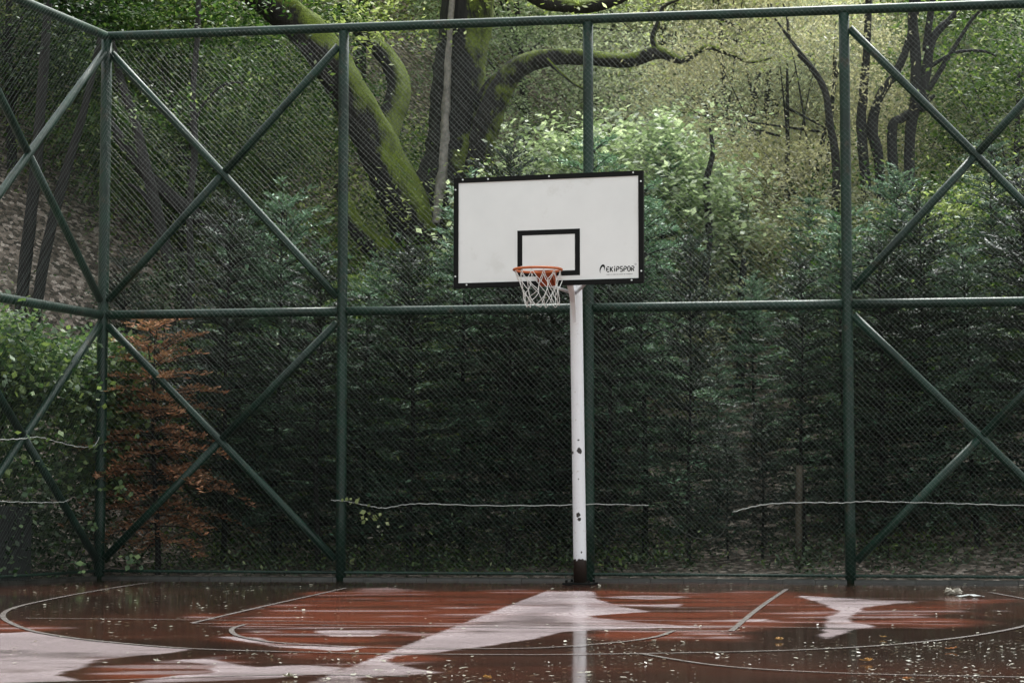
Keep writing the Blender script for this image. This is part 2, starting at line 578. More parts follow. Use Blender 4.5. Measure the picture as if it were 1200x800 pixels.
# ------------------------------------------------------------------ court
pale_px = [  # outlines of the sky glare painted onto the court
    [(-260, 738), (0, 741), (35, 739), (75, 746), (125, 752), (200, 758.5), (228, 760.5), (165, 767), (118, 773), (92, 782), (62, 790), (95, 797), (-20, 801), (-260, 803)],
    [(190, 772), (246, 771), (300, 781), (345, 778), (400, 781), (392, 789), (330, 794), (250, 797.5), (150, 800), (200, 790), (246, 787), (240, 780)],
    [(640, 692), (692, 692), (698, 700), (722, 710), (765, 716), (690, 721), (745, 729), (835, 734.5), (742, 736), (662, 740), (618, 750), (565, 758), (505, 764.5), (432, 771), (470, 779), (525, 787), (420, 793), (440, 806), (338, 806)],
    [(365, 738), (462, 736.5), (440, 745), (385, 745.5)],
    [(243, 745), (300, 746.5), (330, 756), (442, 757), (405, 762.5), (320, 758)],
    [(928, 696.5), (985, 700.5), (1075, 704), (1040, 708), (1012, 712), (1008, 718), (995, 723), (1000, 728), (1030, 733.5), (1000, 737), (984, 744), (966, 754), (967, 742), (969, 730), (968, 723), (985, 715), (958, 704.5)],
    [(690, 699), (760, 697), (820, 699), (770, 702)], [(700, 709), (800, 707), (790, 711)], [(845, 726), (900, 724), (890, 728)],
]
red_px = [
    [(330, 700), (405, 690), (640, 691), (648, 692), (520, 737), (420, 748), (360, 736), (300, 736), (235, 733), (225, 729), (300, 712)],
    [(640, 691), (940, 693), (985, 714), (972, 733), (860, 745), (780, 752), (700, 756), (655, 750), (690, 736), (640, 700)],
    [(190, 741), (330, 735), (460, 748), (545, 738), (430, 772), (330, 765), (240, 760), (205, 752)],
    [(80, 789), (110, 775), (170, 768), (235, 773), (240, 785), (190, 791), (110, 796)],
    [(620, 690), (655, 690), (430, 790), (350, 806)],
    [(980, 705), (1160, 700), (1190, 715), (1120, 733), (1000, 733)],
    [(300, 764), (440, 764), (430, 772), (400, 785), (300, 772)],
    [(-100, 727), (120, 733), (60, 741), (-100, 742)],
]


def world_poly(pp):
    return [tuple(on_ground(min(max(a, -900), 2100), b)[:2]) for a, b in pp]


def inside(px, py, poly):
    r = np.zeros(px.shape, bool)
    n = len(poly)
    for i in range(n):
        x1, y1 = poly[i]
        x2, y2 = poly[(i + 1) % n]
        c = (y1 > py) != (y2 > py)
        with np.errstate(divide="ignore", invalid="ignore"):
            xi = (x2 - x1) * (py - y1) / (y2 - y1) + x1
        r ^= c & (px < xi)
    return r


cy = CAM_H * FPX / np.linspace(86 - 5.0, 215, 470) * 1.0
cys = np.concatenate([np.linspace(-14, 9.0, 30, endpoint=False), np.sort(cy)])
cys = np.unique(cys)
cxs = axis([(-12, -5, 40), (-5, 5.2, 420), (5.2, 14, 40)])
CX, CY = np.meshgrid(cxs, cys)
wx = (vnoise(CX * 2.2, CY * 0.9, 11) - 0.5) * 0.34 + (vnoise(CX * 7, CY * 2.6, 12) - 0.5) * 0.14 + (vnoise(CX * 22, CY * 8, 15) - 0.5) * 0.05
wy = (vnoise(CX * 2.2, CY * 0.9, 13) - 0.5) * 0.5 + (vnoise(CX * 7, CY * 2.6, 14) - 0.5) * 0.22 + (vnoise(CX * 22, CY * 8, 16) - 0.5) * 0.08
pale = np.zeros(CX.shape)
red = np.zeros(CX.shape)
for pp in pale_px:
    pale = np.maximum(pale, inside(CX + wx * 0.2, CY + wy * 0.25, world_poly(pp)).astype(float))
# the slab joint: crisp, straight edge of the long strip of painted sky glare
jA, jB = on_ground(640, 692), on_ground(345, 806)
jd = (jB - jA).normalized()
side = (CX - jA.x) * -jd.y + (CY - jA.y) * jd.x
along = (CX - jA.x) * jd.x + (CY - jA.y) * jd.y
if (on_ground(660, 700) - jA).dot(Vector((-jd.y, jd.x, 0))) < 0:
    side = -side
near = (along > 0) & (along < (jB - jA).length)
pale = np.where(near & (side < 0) & (side > -0.9), pale * (inside(CX, CY, world_poly(pale_px[1])) | inside(CX, CY, world_poly(pale_px[3])) | inside(CX, CY, world_poly(pale_px[4]))), pale)
pale = np.where(near & (side >= 0) & (side < 0.16 + wx * 0.6), 1.0, pale)
for pp in red_px:
    red = np.maximum(red, inside(CX + wx * 2.0, CY + wy * 2.0, world_poly(pp)).astype(float))


def blur(a, n):
    for _ in range(n):
        p = np.pad(a, 1, mode="edge")
        a = (p[1:-1, 1:-1] * 2 + p[:-2, 1:-1] + p[2:, 1:-1] + p[1:-1, :-2] + p[1:-1, 2:]) / 6
    return a


edge = (CX - on_ground(640, 692).x) * 1.0
en = vnoise(CX * 2.6, CY * 3.2, 71) * .45 + vnoise(CX * 8, CY * 9, 72) * .33 + vnoise(CX * 21, CY * 20, 73) * .22
pale_s = np.clip((blur(pale, 7) + (en - .5) * 0.75 - .40) * 3.2, 0, 1)
pale_s = np.where(near & (side < 0) & (side > -0.9), pale_s * np.minimum(1, blur(pale * (side < 0), 3) * 2), pale_s)
pale_s = np.where(near & (side >= 0) & (side < 0.10), np.maximum(pale_s, .8), pale_s)
red_s = np.maximum(blur(red, 40), 0.25 * np.clip((vnoise(CX * 0.5, CY * 0.5, 61) - 0.35) * 4, 0, 1))
st = vnoise(CX * 0.9 + 40, CY * 2.6, 21) * 0.55 + vnoise(CX * 3.1, CY * 7.0, 22) * 0.45
red_s = np.clip(red_s * (0.35 + 1.0 * np.clip((st - 0.2) * 1.7, 0, 1)), 0, 1)
st2 = vnoise(CX * 1.3 + 9, CY * 3.1, 31) * 0.6 + vnoise(CX * 5.1, CY * 9.0, 32) * 0.4
pale_s = pale_s * np.clip(0.72 + (st2 - 0.32) * 1.5, 0.35, 1)
# thin streaks of the same painted sheen over the red paint
streak = np.clip((vnoise(CX * 0.8 + 3, CY * 3.4, 41) * 0.5 + vnoise(CX * 2.4, CY * 8, 42) * 0.5 - 0.60) * 7, 0, 1) * blur(red, 6)
pale_s = np.maximum(pale_s, streak * 0.5)

fcx, fcy = (CX[:-1, :-1] + CX[1:, 1:]) / 2, (CY[:-1, :-1] + CY[1:, 1:]) / 2
keep = ((fcx - FP0.x) * FN.x + (fcy - FP0.y) * FN.y > -0.05) & ((fcx - CORNER.x) * LN.x + (fcy - CORNER.y) * LN.y > -0.05)
cm = grid_mesh("court_floor", CX, CY, np.zeros(CX.shape), keep)
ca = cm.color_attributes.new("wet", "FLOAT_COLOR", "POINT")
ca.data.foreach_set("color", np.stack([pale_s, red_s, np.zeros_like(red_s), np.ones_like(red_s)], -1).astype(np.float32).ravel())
tag(link_mesh("court_floor", cm, M["court"], None, True), kind="structure")


def line_strip(name, pts, w, z=0.004, step=8):
    P = spline(pts, step=step)
    vs, fs = [], []
    for i, p in enumerate(P):
        d = (P[min(i + 1, len(P) - 1)] - P[max(i - 1, 0)])
        d.z = 0
        d.normalize()
        s = Vector((-d.y, d.x, 0)) * w / 2
        vs += [(p.x + s.x, p.y + s.y, z), (p.x - s.x, p.y - s.y, z)]
    for i in range(len(P) - 1):
        fs.append((2 * i, 2 * i + 1, 2 * i + 3, 2 * i + 2))
    b = MB()
    b.add(vs, fs)
    return tag(b.build(name, M["line"]), kind="structure")


G = lambda pp: [on_ground(a, b) for a, b in pp]
arc = [(178, 682.5), (150, 686), (90, 696), (45, 705), (20, 711), (6, 717), (4, 724), (15, 731), (37, 739), (75, 746), (125, 752), (200, 758.5), (260, 761.5), (350, 764), (450, 766), (590, 767), (675, 766.8),
       (825, 764.5), (950, 761), (1050, 755), (1125, 747), (1175, 739), (1205, 732), (1226, 723), (1230, 714), (1212, 704), (1160, 694)]
line_strip("court_line_three_point", G(arc), 0.041, 0.004)
line_strip("court_line_key", G([(405, 689), (315, 709), (225, 730)]), 0.038, 0.004)
line_strip("court_line_key", G([(922, 690), (890, 712), (857, 739.2)]), 0.041, 0.004)
line_strip("court_line_free_throw", G([(225, 730.5), (540, 734.5), (857, 739.2)]), 0.038, 0.0045)
line_strip("court_line", G([(30, 724.5), (280, 727), (540, 730.8), (990, 736)]), 0.030, 0.0050)
line_strip("court_line_circle", G([(287, 732), (272, 737), (276, 744), (298, 749.5), (330, 753.5), (400, 757.5), (500, 760), (600, 760.2), (650, 758.5), (700, 755), (740, 751), (770, 746), (790, 739)]), 0.034, 0.0055)
line_strip("court_line", G([(-100, 803), (115, 797.5), (330, 790.5), (478, 792.5)]), 0.03, 0.004)
line_strip("court_line", G([(750, 766), (850, 781), (1000, 789.5), (1210, 794)]), 0.03, 0.0050)
line_strip("court_line", G([(930, 699.5), (1030, 701), (1130, 702.5)]), 0.034, 0.004)

# kerb at the foot of the fences
k = MB()
for (p, u, n, a, b_) in ((FP0, FU, FN, CORNER_T - 0.1, 8.2), (CORNER, LU, LN, 0.12, 6.6)):
    segs = 40
    for i in range(segs):
        t0, t1 = a + (b_ - a) * i / segs, a + (b_ - a) * (i + 1) / segs - 0.004
        c = p + u * ((t0 + t1) / 2) - n * 0.06
        ang = math.atan2(u.y, u.x)
        k.box((c.x, c.y, -0.02), (t1 - t0, 0.20, 0.09 + 0.012 * random.random()), Matrix.Rotation(ang, 3, "Z"))
tag(k.build("court_kerb", M["kerb"]), kind="structure")

# ------------------------------------------------------------------ fences
TOP, MID = 6.0, 2.9
rngm = random.Random(5)


def chain_link(u, p, n, a, b, z0, z1, pitch, root):
    """two families of crossing wires, pulled slightly out of true, one part per family"""
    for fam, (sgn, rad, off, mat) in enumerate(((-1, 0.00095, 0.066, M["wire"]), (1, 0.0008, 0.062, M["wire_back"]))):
        mb_v, mb_f = [], []
        Wd, Hh = b - a, z1 - z0
        slope = 1.06
        cnt = int((Wd + Hh / slope) / pitch)
        jit = [rngm.gauss(0, 0.004) for _ in range(cnt + 1)]
        for i in range(cnt):
            s0 = a + i * pitch if sgn > 0 else a + i * pitch
            # line: s = s0 + sgn' * (z-z0)/slope
            if sgn > 0:
                s0 = a - Hh / slope + i * pitch
                f = lambda z: s0 + (z - z0) / slope
                zs, ze = max(z0, z0 + (a - s0) * slope), min(z1, z0 + (b - s0) * slope)
            else:
                f = lambda z: s0 - (z - z0) / slope
                zs, ze = max(z0, z0 + (s0 - b) * slope), min(z1, z0 + (s0 - a) * slope)
            if ze - zs < 0.05:
                continue
            m = max(2, int((ze - zs) / 0.16) + 1)
            pts = []
            for q in range(m + 1):
                z = zs + (ze - zs) * q / m
                s = f(z)
                w = jit[i] + 0.022 * math.sin(s * 1.3 + z * 0.9) + 0.016 * math.sin(z * 2.3 + s * 0.7 + 1.0) + 0.007 * math.sin(s * 5.1 + z * 4.3)
                bul = 0.02 * math.sin(s * 2.1 + 0.4) * math.sin(z * 1.7)
                e = min(1, (z - z0) * 4, (z1 - z) * 4)
                pts.append(p + u * (s + w * e) + n * (off + max(-0.006, bul)) + Vector((0, 0, z + (w * 0.7) * e)))
            base = len(mb_v)
            a1 = u * rad
            for q, pt in enumerate(pts):
                mb_v += [pt + n * rad, pt - n * rad * 0.5 + u * rad - Vector((0, 0, rad * sgn)), pt - n * rad * 0.5 - u * rad + Vector((0, 0, rad * sgn))]
            for q in range(len(pts) - 1):
                for c in range(3):
                    c2 = (c + 1) % 3
                    mb_f.append((base + q * 3 + c, base + q * 3 + c2, base + q * 3 + 3 + c2, base + q * 3 + 3 + c))
        o = MB()
        o.v, o.f = mb_v, mb_f
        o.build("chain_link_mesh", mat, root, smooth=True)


def pipe(root, name, a, b, r, n=14, mat=None):
    m = MB()
    steps = max(1, int((Vector(b) - Vector(a)).length / 0.6))
    m.tube([Vector(a).lerp(Vector(b), i / steps) for i in range(steps + 1)], r, n)
    return m.build(name, mat or M["pipe"], root, smooth=True)


zv = lambda z: Vector((0, 0, z))
fence = empty("chain_link_fence", CORNER)
tag(fence, "tall green pipe and chain link fence standing behind the basketball hoop", "fence", "court fences")
posts = [CORNER_T, -2.70, 0.0, 2.73, 5.42, 8.05]
for i, t in enumerate(posts):
    o = pipe(fence, "post", FP0 + FU * t, FP0 + FU * t + zv(TOP - 0.01), 0.056 if i else 0.06)
for i in range(len(posts) - 1):
    a, b = FP0 + FU * (posts[i] + 0.05), FP0 + FU * (posts[i + 1] - 0.05)
    pipe(fence, "middle_rail", a + zv(MID), b + zv(MID), 0.05)
pipe(fence, "top_rail", FP0 + FU * (CORNER_T - 0.03) + zv(TOP + 0.03), FP0 + FU * 8.1 + zv(TOP + 0.03), 0.05)
pipe(fence, "bottom_rail", FP0 + FU * (CORNER_T) + zv(0.085) + FN * 0.02, FP0 + FU * 8.1 + zv(0.06) + FN * 0.02, 0.016, 8)
for i in (0, 3):
    t0, t1 = posts[i] + 0.06, posts[i + 1] - 0.06
    for (za, zb) in ((0.22, MID - 0.12), (MID + 0.16, TOP - 0.17)):
        A = FP0 + FU * t0
        B = FP0 + FU * t1
        pipe(fence, "brace", A + zv(zb) + FN * 0.0, B + zv(za) + FN * 0.0, 0.043, 12)
        # the crossing brace is cut and welded to the first one
        c = A.lerp(B, 0.5) + zv((za + zb) / 2)
        d = (B + zv(zb) - A - zv(za)).normalized()
        pipe(fence, "brace", A + zv(za), c - d * 0.035, 0.043, 12)
        pipe(fence, "brace", c + d * 0.035, B + zv(zb), 0.043, 12)
chain_link(FU, FP0, FN, CORNER_T + 0.04, 8.05, 0.03, TOP + 0.03, 0.056, fence)

sidef = empty("chain_link_fence", CORNER + LU * 0.1)
tag(sidef, "green pipe and chain link fence running toward the viewer from the court corner", "fence", "court fences")
lp = [3.2, 6.4]
for t in lp:
    pipe(sidef, "post", CORNER + LU * t, CORNER + LU * t + zv(TOP - 0.01), 0.056)
prev = 0.0
for t in lp:
    pipe(sidef, "middle_rail", CORNER + LU * (prev + 0.06) + zv(MID), CORNER + LU * (t - 0.05) + zv(MID), 0.05)
    for (za, zb) in ((0.22, MID - 0.12), (MID + 0.16, TOP - 0.17)):
        A, B = CORNER + LU * (prev + 0.07), CORNER + LU * (t - 0.07)
        pipe(sidef, "brace", A + zv(zb), B + zv(za), 0.043, 12)
        c = A.lerp(B, 0.5) + zv((za + zb) / 2)
        d = (B + zv(zb) - A - zv(za)).normalized()
        pipe(sidef, "brace", A + zv(za), c - d * 0.035, 0.043, 12)
        pipe(sidef, "brace", c + d * 0.035, B + zv(zb), 0.043, 12)
    prev = t
pipe(sidef, "top_rail", CORNER + LU * 0.06 + zv(TOP + 0.03), CORNER + LU * 6.45 + zv(TOP + 0.03), 0.05)
pipe(sidef, "bottom_rail", CORNER + LU * 0.1 + zv(0.085), CORNER + LU * 6.45 + zv(0.06), 0.016, 8)
chain_link(LU, CORNER, LN, 0.05, 6.4, 0.03, TOP + 0.03, 0.056, sidef)

# low dark wall outside the side fence
wl = MB()
for i in range(12):
    t0, t1 = 1.05 + i * 0.45, 1.05 + (i + 1) * 0.45 - 0.006
    c = CORNER + LU * ((t0 + t1) / 2) - LN * 0.32
    wl.box((c.x, c.y, 0.36), (t1 - t0, 0.2, 0.86 + 0.01 * (i % 2)), Matrix.Rotation(math.atan2(LU.y, LU.x), 3, "Z"))
tag(wl.build("low_wall", M["dark_wall"]), "low dark stained wall behind the mesh at the foot of the side fence", "wall")


# wires strung on the fence
def strung(name, pts, r, label, side=False):
    P = spline([on_fence(a, b, 0.075, side) for a, b in pts], step=8)
    P = [p + Vector((0, 0, 0.004 * math.sin(i * 1.7))) for i, p in enumerate(P)]
    m = MB()
    m.tube(P, r, 5)
    return tag(m.build(name, M["rope"] if r > .003 else M["rope_dull"], smooth=True), label, "wire", "wires strung along the fences")


strung("strung_wire", [(388, 586), (405, 587), (430, 592), (450, 595), (475, 591), (500, 590), (560, 592), (640, 592), (700, 590.5), (760, 592)], 0.0048, "slack pale wire strung low across the fence behind the hoop pole")
strung("strung_wire", [(775, 590), (785, 606), (800, 622), (822, 631), (845, 626), (853, 605)], 0.0018, "thin loop of wire drooping from the fence between the pole and the wooden stake")
strung("strung_wire", [(858, 600), (880, 594), (905, 590), (950, 588.5), (985, 589), (1010, 587.5), (1050, 588), (1110, 589.5), (1160, 591), (1230, 593)], 0.0048, "slack pale wire strung low across the braced fence panel past the wooden stake")
strung("strung_wire", [(-60, 517), (0, 515), (25, 514), (45, 512), (65, 517), (90, 523), (108, 523), (114, 517), (116, 512)], 0.0048, "pale wire with a hooked end strung above the other on the side fence", True)
strung("strung_wire", [(-60, 589), (0, 587.5), (40, 588.5), (72, 588), (80, 585)], 0.004, "thin pale wire strung along the top of the low dark wall", True)

# ------------------------------------------------------------------ hoop
PB = Vector((0.690, 21.70, 0))
BA = R(15.5)
hoop = empty("basketball_hoop", PB, -BA)            # local -Y faces the court
tag(hoop, "white pole basketball hoop with black edged backboard, orange rim and torn white net", "basketball hoop")
LEAN = -0.036
m = MB()
m.tube([(LEAN * z / 2.9, 0, z) for z in (0.0, 0.3, 0.8, 1.4, 2.0, 2.6, 3.0, 3.3)], [0.066, 0.066, 0.0655, 0.065, 0.0645, 0.064, 0.064, 0.064], 24)
pole = m.build("pole", M["pole"], hoop, True, True)
m = MB()
m.box((0, 0, 0.012), (0.30, 0.30, 0.02))
for sx in (-1, 1):
    for sy in (-1, 1):
        m.tube([(sx * 0.115, sy * 0.115, 0.02), (sx * 0.115, sy * 0.115, 0.05)], 0.014, 6)
m.build("base_plate", M["black"], hoop, True)
bx, by, bz = LEAN - 0.022, -1.06, 3.475
# arm: curved gusset below, straight beam above
m = MB()
prof = [(-0.05, 2.60), (-0.075, 2.70), (-0.13, 2.85), (-0.24, 3.0), (-0.45, 3.13), (-0.75, 3.2), (-1.03, 3.22)]
top = [(-0.05, 3.32), (-0.1, 3.32), (-0.2, 3.34), (-0.35, 3.36), (-0.55, 3.40), (-0.8, 3.45), (-1.03, 3.48)]
vs = []
for (yb, zb), (yt, zt) in zip(prof, top):
    w = 0.014 + 0.03 * min(1, max(0, (-yb - 0.05) / 0.3))
    vs += [(LEAN - w, yb, zb), (LEAN + w, yb, zb), (LEAN + w, yt, zt), (LEAN - w, yt, zt)]
fs = []
for i in range(len(prof) - 1):
    for c in range(4):
        c2 = (c + 1) % 4
        fs.append((i * 4 + c, i * 4 + c2, i * 4 + 4 + c2, i * 4 + 4 + c))
fs += [(3, 2, 1, 0), tuple(len(vs) - 4 + c for c in range(4))]
m.add(vs, fs)
m.build("arm", M["white_metal"], hoop, True)
m = MB()
for sx in (-1, 1):
    m.tube([(LEAN * 1.0, -0.05, 3.1), (bx + sx * 0.62, by + 0.05, 3.75)], 0.02, 8)
    m.tube([(LEAN * 1.0, -0.05, 2.95), (bx + sx * 0.55, by + 0.05, 3.12)], 0.018, 8)
m.build("brace", M["white_metal"], hoop, True, True)
# backboard
W, Hb = 1.895, 1.075
m = MB()
m.box((bx, by, bz), (W, 0.03, Hb))
bb = m.build("backboard", M["board"], hoop, True)
BF = by - 0.015


def flat_rects(rects, y, th=0.004):
    q = MB()
    for (x0, x1, z0, z1) in rects:
        q.box((bx + (x0 + x1) / 2, y, bz + (z0 + z1) / 2), (x1 - x0, th, z1 - z0))
    return q


e = 0.048
w2, h2 = W / 2 + 0.008, Hb / 2 + 0.008
q = MB()
for (x0, x1, z0, z1) in ((-w2, w2, h2 - e, h2), (-w2, w2, -h2, -h2 + e), (-w2, -w2 + e, -h2 + e, h2 - e), (w2 - e, w2, -h2 + e, h2 - e)):
    q.box((bx + (x0 + x1) / 2, by, bz + (z0 + z1) / 2), (x1 - x0, 0.05, z1 - z0))
q.build("edge_frame", M["black"], bb, True)
s0, s1, t0, t1 = -0.305, 0.325, -0.452, 0.003
q = flat_rects([(s0, s1, t1 - 0.05, t1), (s0, s1, t0, t0 + 0.05), (s0, s0 + 0.05, t0 + 0.05, t1 - 0.05), (s1 - 0.05, s1, t0 + 0.05, t1 - 0.05)], BF - 0.001, 0.003)
q.build("target_square", M["black"], bb, True)
for (x, z) in ((-0.86, h2 - .018), (0.02, h2 - .02), (0.86, h2 - .018), (-w2 + .02, 0.43), (w2 - .02, 0.44), (-w2 + .02, -0.43), (w2 - .02, -0.43), (-0.82, -h2 + .03), (0.84, -h2 + .03), (-0.6, h2 - .022)):
    q = MB()
    q.tube([(bx + x, by - 0.024, bz + z), (bx + x, by - 0.033, bz + z)], 0.0085, 8)
    q.build("bolt", M["bolt"], bb, True)

# the maker's mark: crescent, eight letters, registered sign and a line of tiny print
GL = {
    "E": [((0, .12), (0, .88)), ((.22, 1), (1, 1)), ((.22, .5), (.8, .5)), ((.22, 0), (1, 0))],
    "K": [((0, 0), (0, 1)), ((.28, .5), (.95, 1)), ((.28, .5), (.95, 0))],
    "I": [((.5, 0), (.5, .74)), ((.5, .92), (.5, 1.14))],
    "P": [((0, 0), (0, .8)), ((.05, 1), (.9, 1)), ((.95, .95), (.95, .55)), ((.9, .46), (.25, .46))],
    "S": [((1, 1), (.05, 1)), ((0, .92), (0, .58)), ((.05, .5), (.95, .5)), ((1, .42), (1, .08)), ((.95, 0), (0, 0))],
    "O": [((0, .1), (0, .9)), ((.15, 1), (.85, 1)), ((1, .9), (1, .1)), ((.85, 0), (.15, 0))],
    "R": [((0, 0), (0, .8)), ((.05, 1), (.9, 1)), ((1, .92), (1, .56)), ((.9, .48), (.3, .48)), ((.45, .46), (1, 0))],
}
q = MB()
LX, LZ, LW, LH = 0.590, -0.427, 0.0245, 0.046


def stroke(a, b, w):
    a, b = Vector((a[0], 0, a[1])), Vector((b[0], 0, b[1]))
    d = (b - a).normalized()
    s = Vector((-d.z, 0, d.x)) * w / 2
    y = BF - 0.0015
    o_ = Vector((bx, y, bz))
    vs = [o_ + p for p in (a - s, b - s, b + s, a + s)]
    vs2 = [p + Vector((0, 0.0012, 0)) for p in vs]
    q.add(vs + vs2, [(0, 1, 2, 3), (7, 6, 5, 4), (0, 4, 5, 1), (1, 5, 6, 2), (2, 6, 7, 3), (3, 7, 4, 0)])


x = LX
for ch in "EKIPSPOR":
    wch = LW * (0.45 if ch == "I" else 1.0)
    for (a, b) in GL[ch]:
        stroke((x + a[0] * wch, LZ + a[1] * LH), (x + b[0] * wch, LZ + b[1] * LH), 0.0098)
    x += wch + 0.0125
n = 26
vs, fs = [], []
for i in range(n):
    t = i / (n - 1)
    th = R(-125) - t * R(250)
    wd = 0.002 + 0.022 * math.sin(math.pi * min(1, t * 1.02)) ** 1.3 * (0.5 + 0.7 * t if t < .7 else 1.0)
    for r_ in (1, -1):
        ex, ez = 0.021 + r_ * wd / 2, 0.040 + r_ * wd / 2
        px_, pz_ = ex * math.cos(th), ez * math.sin(th)
        vs.append((bx + 0.547 + px_ + pz_ * 0.18, BF - 0.0015, bz - 0.405 + pz_))
for i in range(n - 1):
    fs.append((2 * i, 2 * i + 1, 2 * i + 3, 2 * i + 2))
q.add(vs, fs)
q.build("printed_logo", M["black"], bb, True)
q = MB()
xx = LX
rr = random.Random(3)
while xx < 0.855:
    w = rr.uniform(0.004, 0.009)
    stroke((xx, LZ - 0.028), (xx + w, LZ - 0.028), rr.uniform(0.006, 0.010))
    xx += w + rr.choice((0.003, 0.003, 0.004, 0.008))
for i in range(10):
    a0, a1 = 2 * math.pi * i / 10, 2 * math.pi * (i + 1) / 10
    stroke((0.876 + .008 * math.cos(a0), -0.362 + .008 * math.sin(a0)), (0.876 + .008 * math.cos(a1), -0.362 + .008 * math.sin(a1)), 0.003)
q.build("small_print", M["grey_print"], bb, True)

# rim and net
RC = Vector((bx, BF - 0.15 - 0.225, 3.045))
RR = 0.229
m = MB()
ring = 48
vs, fs = [], []
for i in range(ring):
    th = 2 * math.pi * i / ring
    for k_ in range(10):
        ph = 2 * math.pi * k_ / 10
        r_ = RR + 0.0125 * math.cos(ph)
        vs.append((RC.x + r_ * math.cos(th), RC.y + r_ * math.sin(th), RC.z + 0.0125 * math.sin(ph)))
for i in range(ring):
    for k_ in range(10):
        i2, k2 = (i + 1) % ring, (k_ + 1) % 10
        fs.append((i * 10 + k_, i2 * 10 + k_, i2 * 10 + k2, i * 10 + k2))
m.add(vs, fs)
rim = m.build("rim", M["orange"], hoop, True, True)
m = MB()
m.box((bx, BF - 0.006, RC.z - 0.045), (0.18, 0.012, 0.15))
# folded side cheeks narrowing towards the ring and the top plate
for sx in (-1, 1):
    x0 = bx + sx * 0.075
    vs = [(x0 + dx, y_, z_) for dx in (-0.004, 0.004) for (y_, z_) in ((BF - 0.012, RC.z - 0.115), (BF - 0.012, RC.z + 0.012), (BF - 0.165, RC.z + 0.010), (BF - 0.15, RC.z - 0.012))]
    m.add(vs, [(0, 1, 2, 3), (7, 6, 5, 4), (0, 4, 5, 1), (1, 5, 6, 2), (2, 6, 7, 3), (3, 7, 4, 0)])
m.box((bx, BF - 0.088, RC.z + 0.015), (0.20, 0.15, 0.007))
# sloping front plate under the ring
vs = [(bx - .072, BF - .158, RC.z - .012), (bx + .072, BF - .158, RC.z - .012), (bx + .06, BF - .03, RC.z - .125), (bx - .06, BF - .03, RC.z - .125)]
vs += [(a, b + 0.006, c + 0.003) for a, b, c in vs]
m.add(vs, [(0, 1, 2, 3), (7, 6, 5, 4), (0, 4, 5, 1), (1, 5, 6, 2), (2, 6, 7, 3), (3, 7, 4, 0)])
m.build("rim_bracket", M["orange_dark"], rim, True)
m = MB()
rn = random.Random(11)
nl = 12
levels = [(0.0, 0.222), (0.10, 0.200), (0.19, 0.175), (0.27, 0.158), (0.345, 0.155)]
node = {}
for li, (dz, r_) in enumerate(levels):
    for i in range(nl):
        th = 2 * math.pi * (i + 0.5 * (li % 2)) / nl + (rn.uniform(-.12, .12) if li > 1 else 0)
        jj = 0.018 if li else 0.0
        node[li, i] = Vector((RC.x + r_ * math.cos(th) + rn.uniform(-jj, jj) + 0.012 * li, RC.y + r_ * math.sin(th) + rn.uniform(-jj, jj), RC.z - 0.012 - dz + rn.uniform(-jj, jj) * (1.0 if li > 2 else .5)))
for li in range(len(levels) - 1):
    for i in range(nl):
        for d in ((0, 1) if li % 2 == 1 else (0, -1)):
            a, b = node[li, i], node[li + 1, (i + d) % nl]
            if (li, i, d) in ((2, 4, 1), (3, 8, -1), (2, 9, 0)):
                continue
            mid_ = a.lerp(b, .5) + Vector((rn.uniform(-.006, .006), rn.uniform(-.006, .006), -0.008))
            m.tube(spline([a, mid_, b], step=3), 0.0034, 5)
for i in range(nl):
    a = node[0, i]
    m.tube([a, a + Vector((0, 0, .03))], 0.0045, 5)
m.build("net", M["net"], rim, True, True)

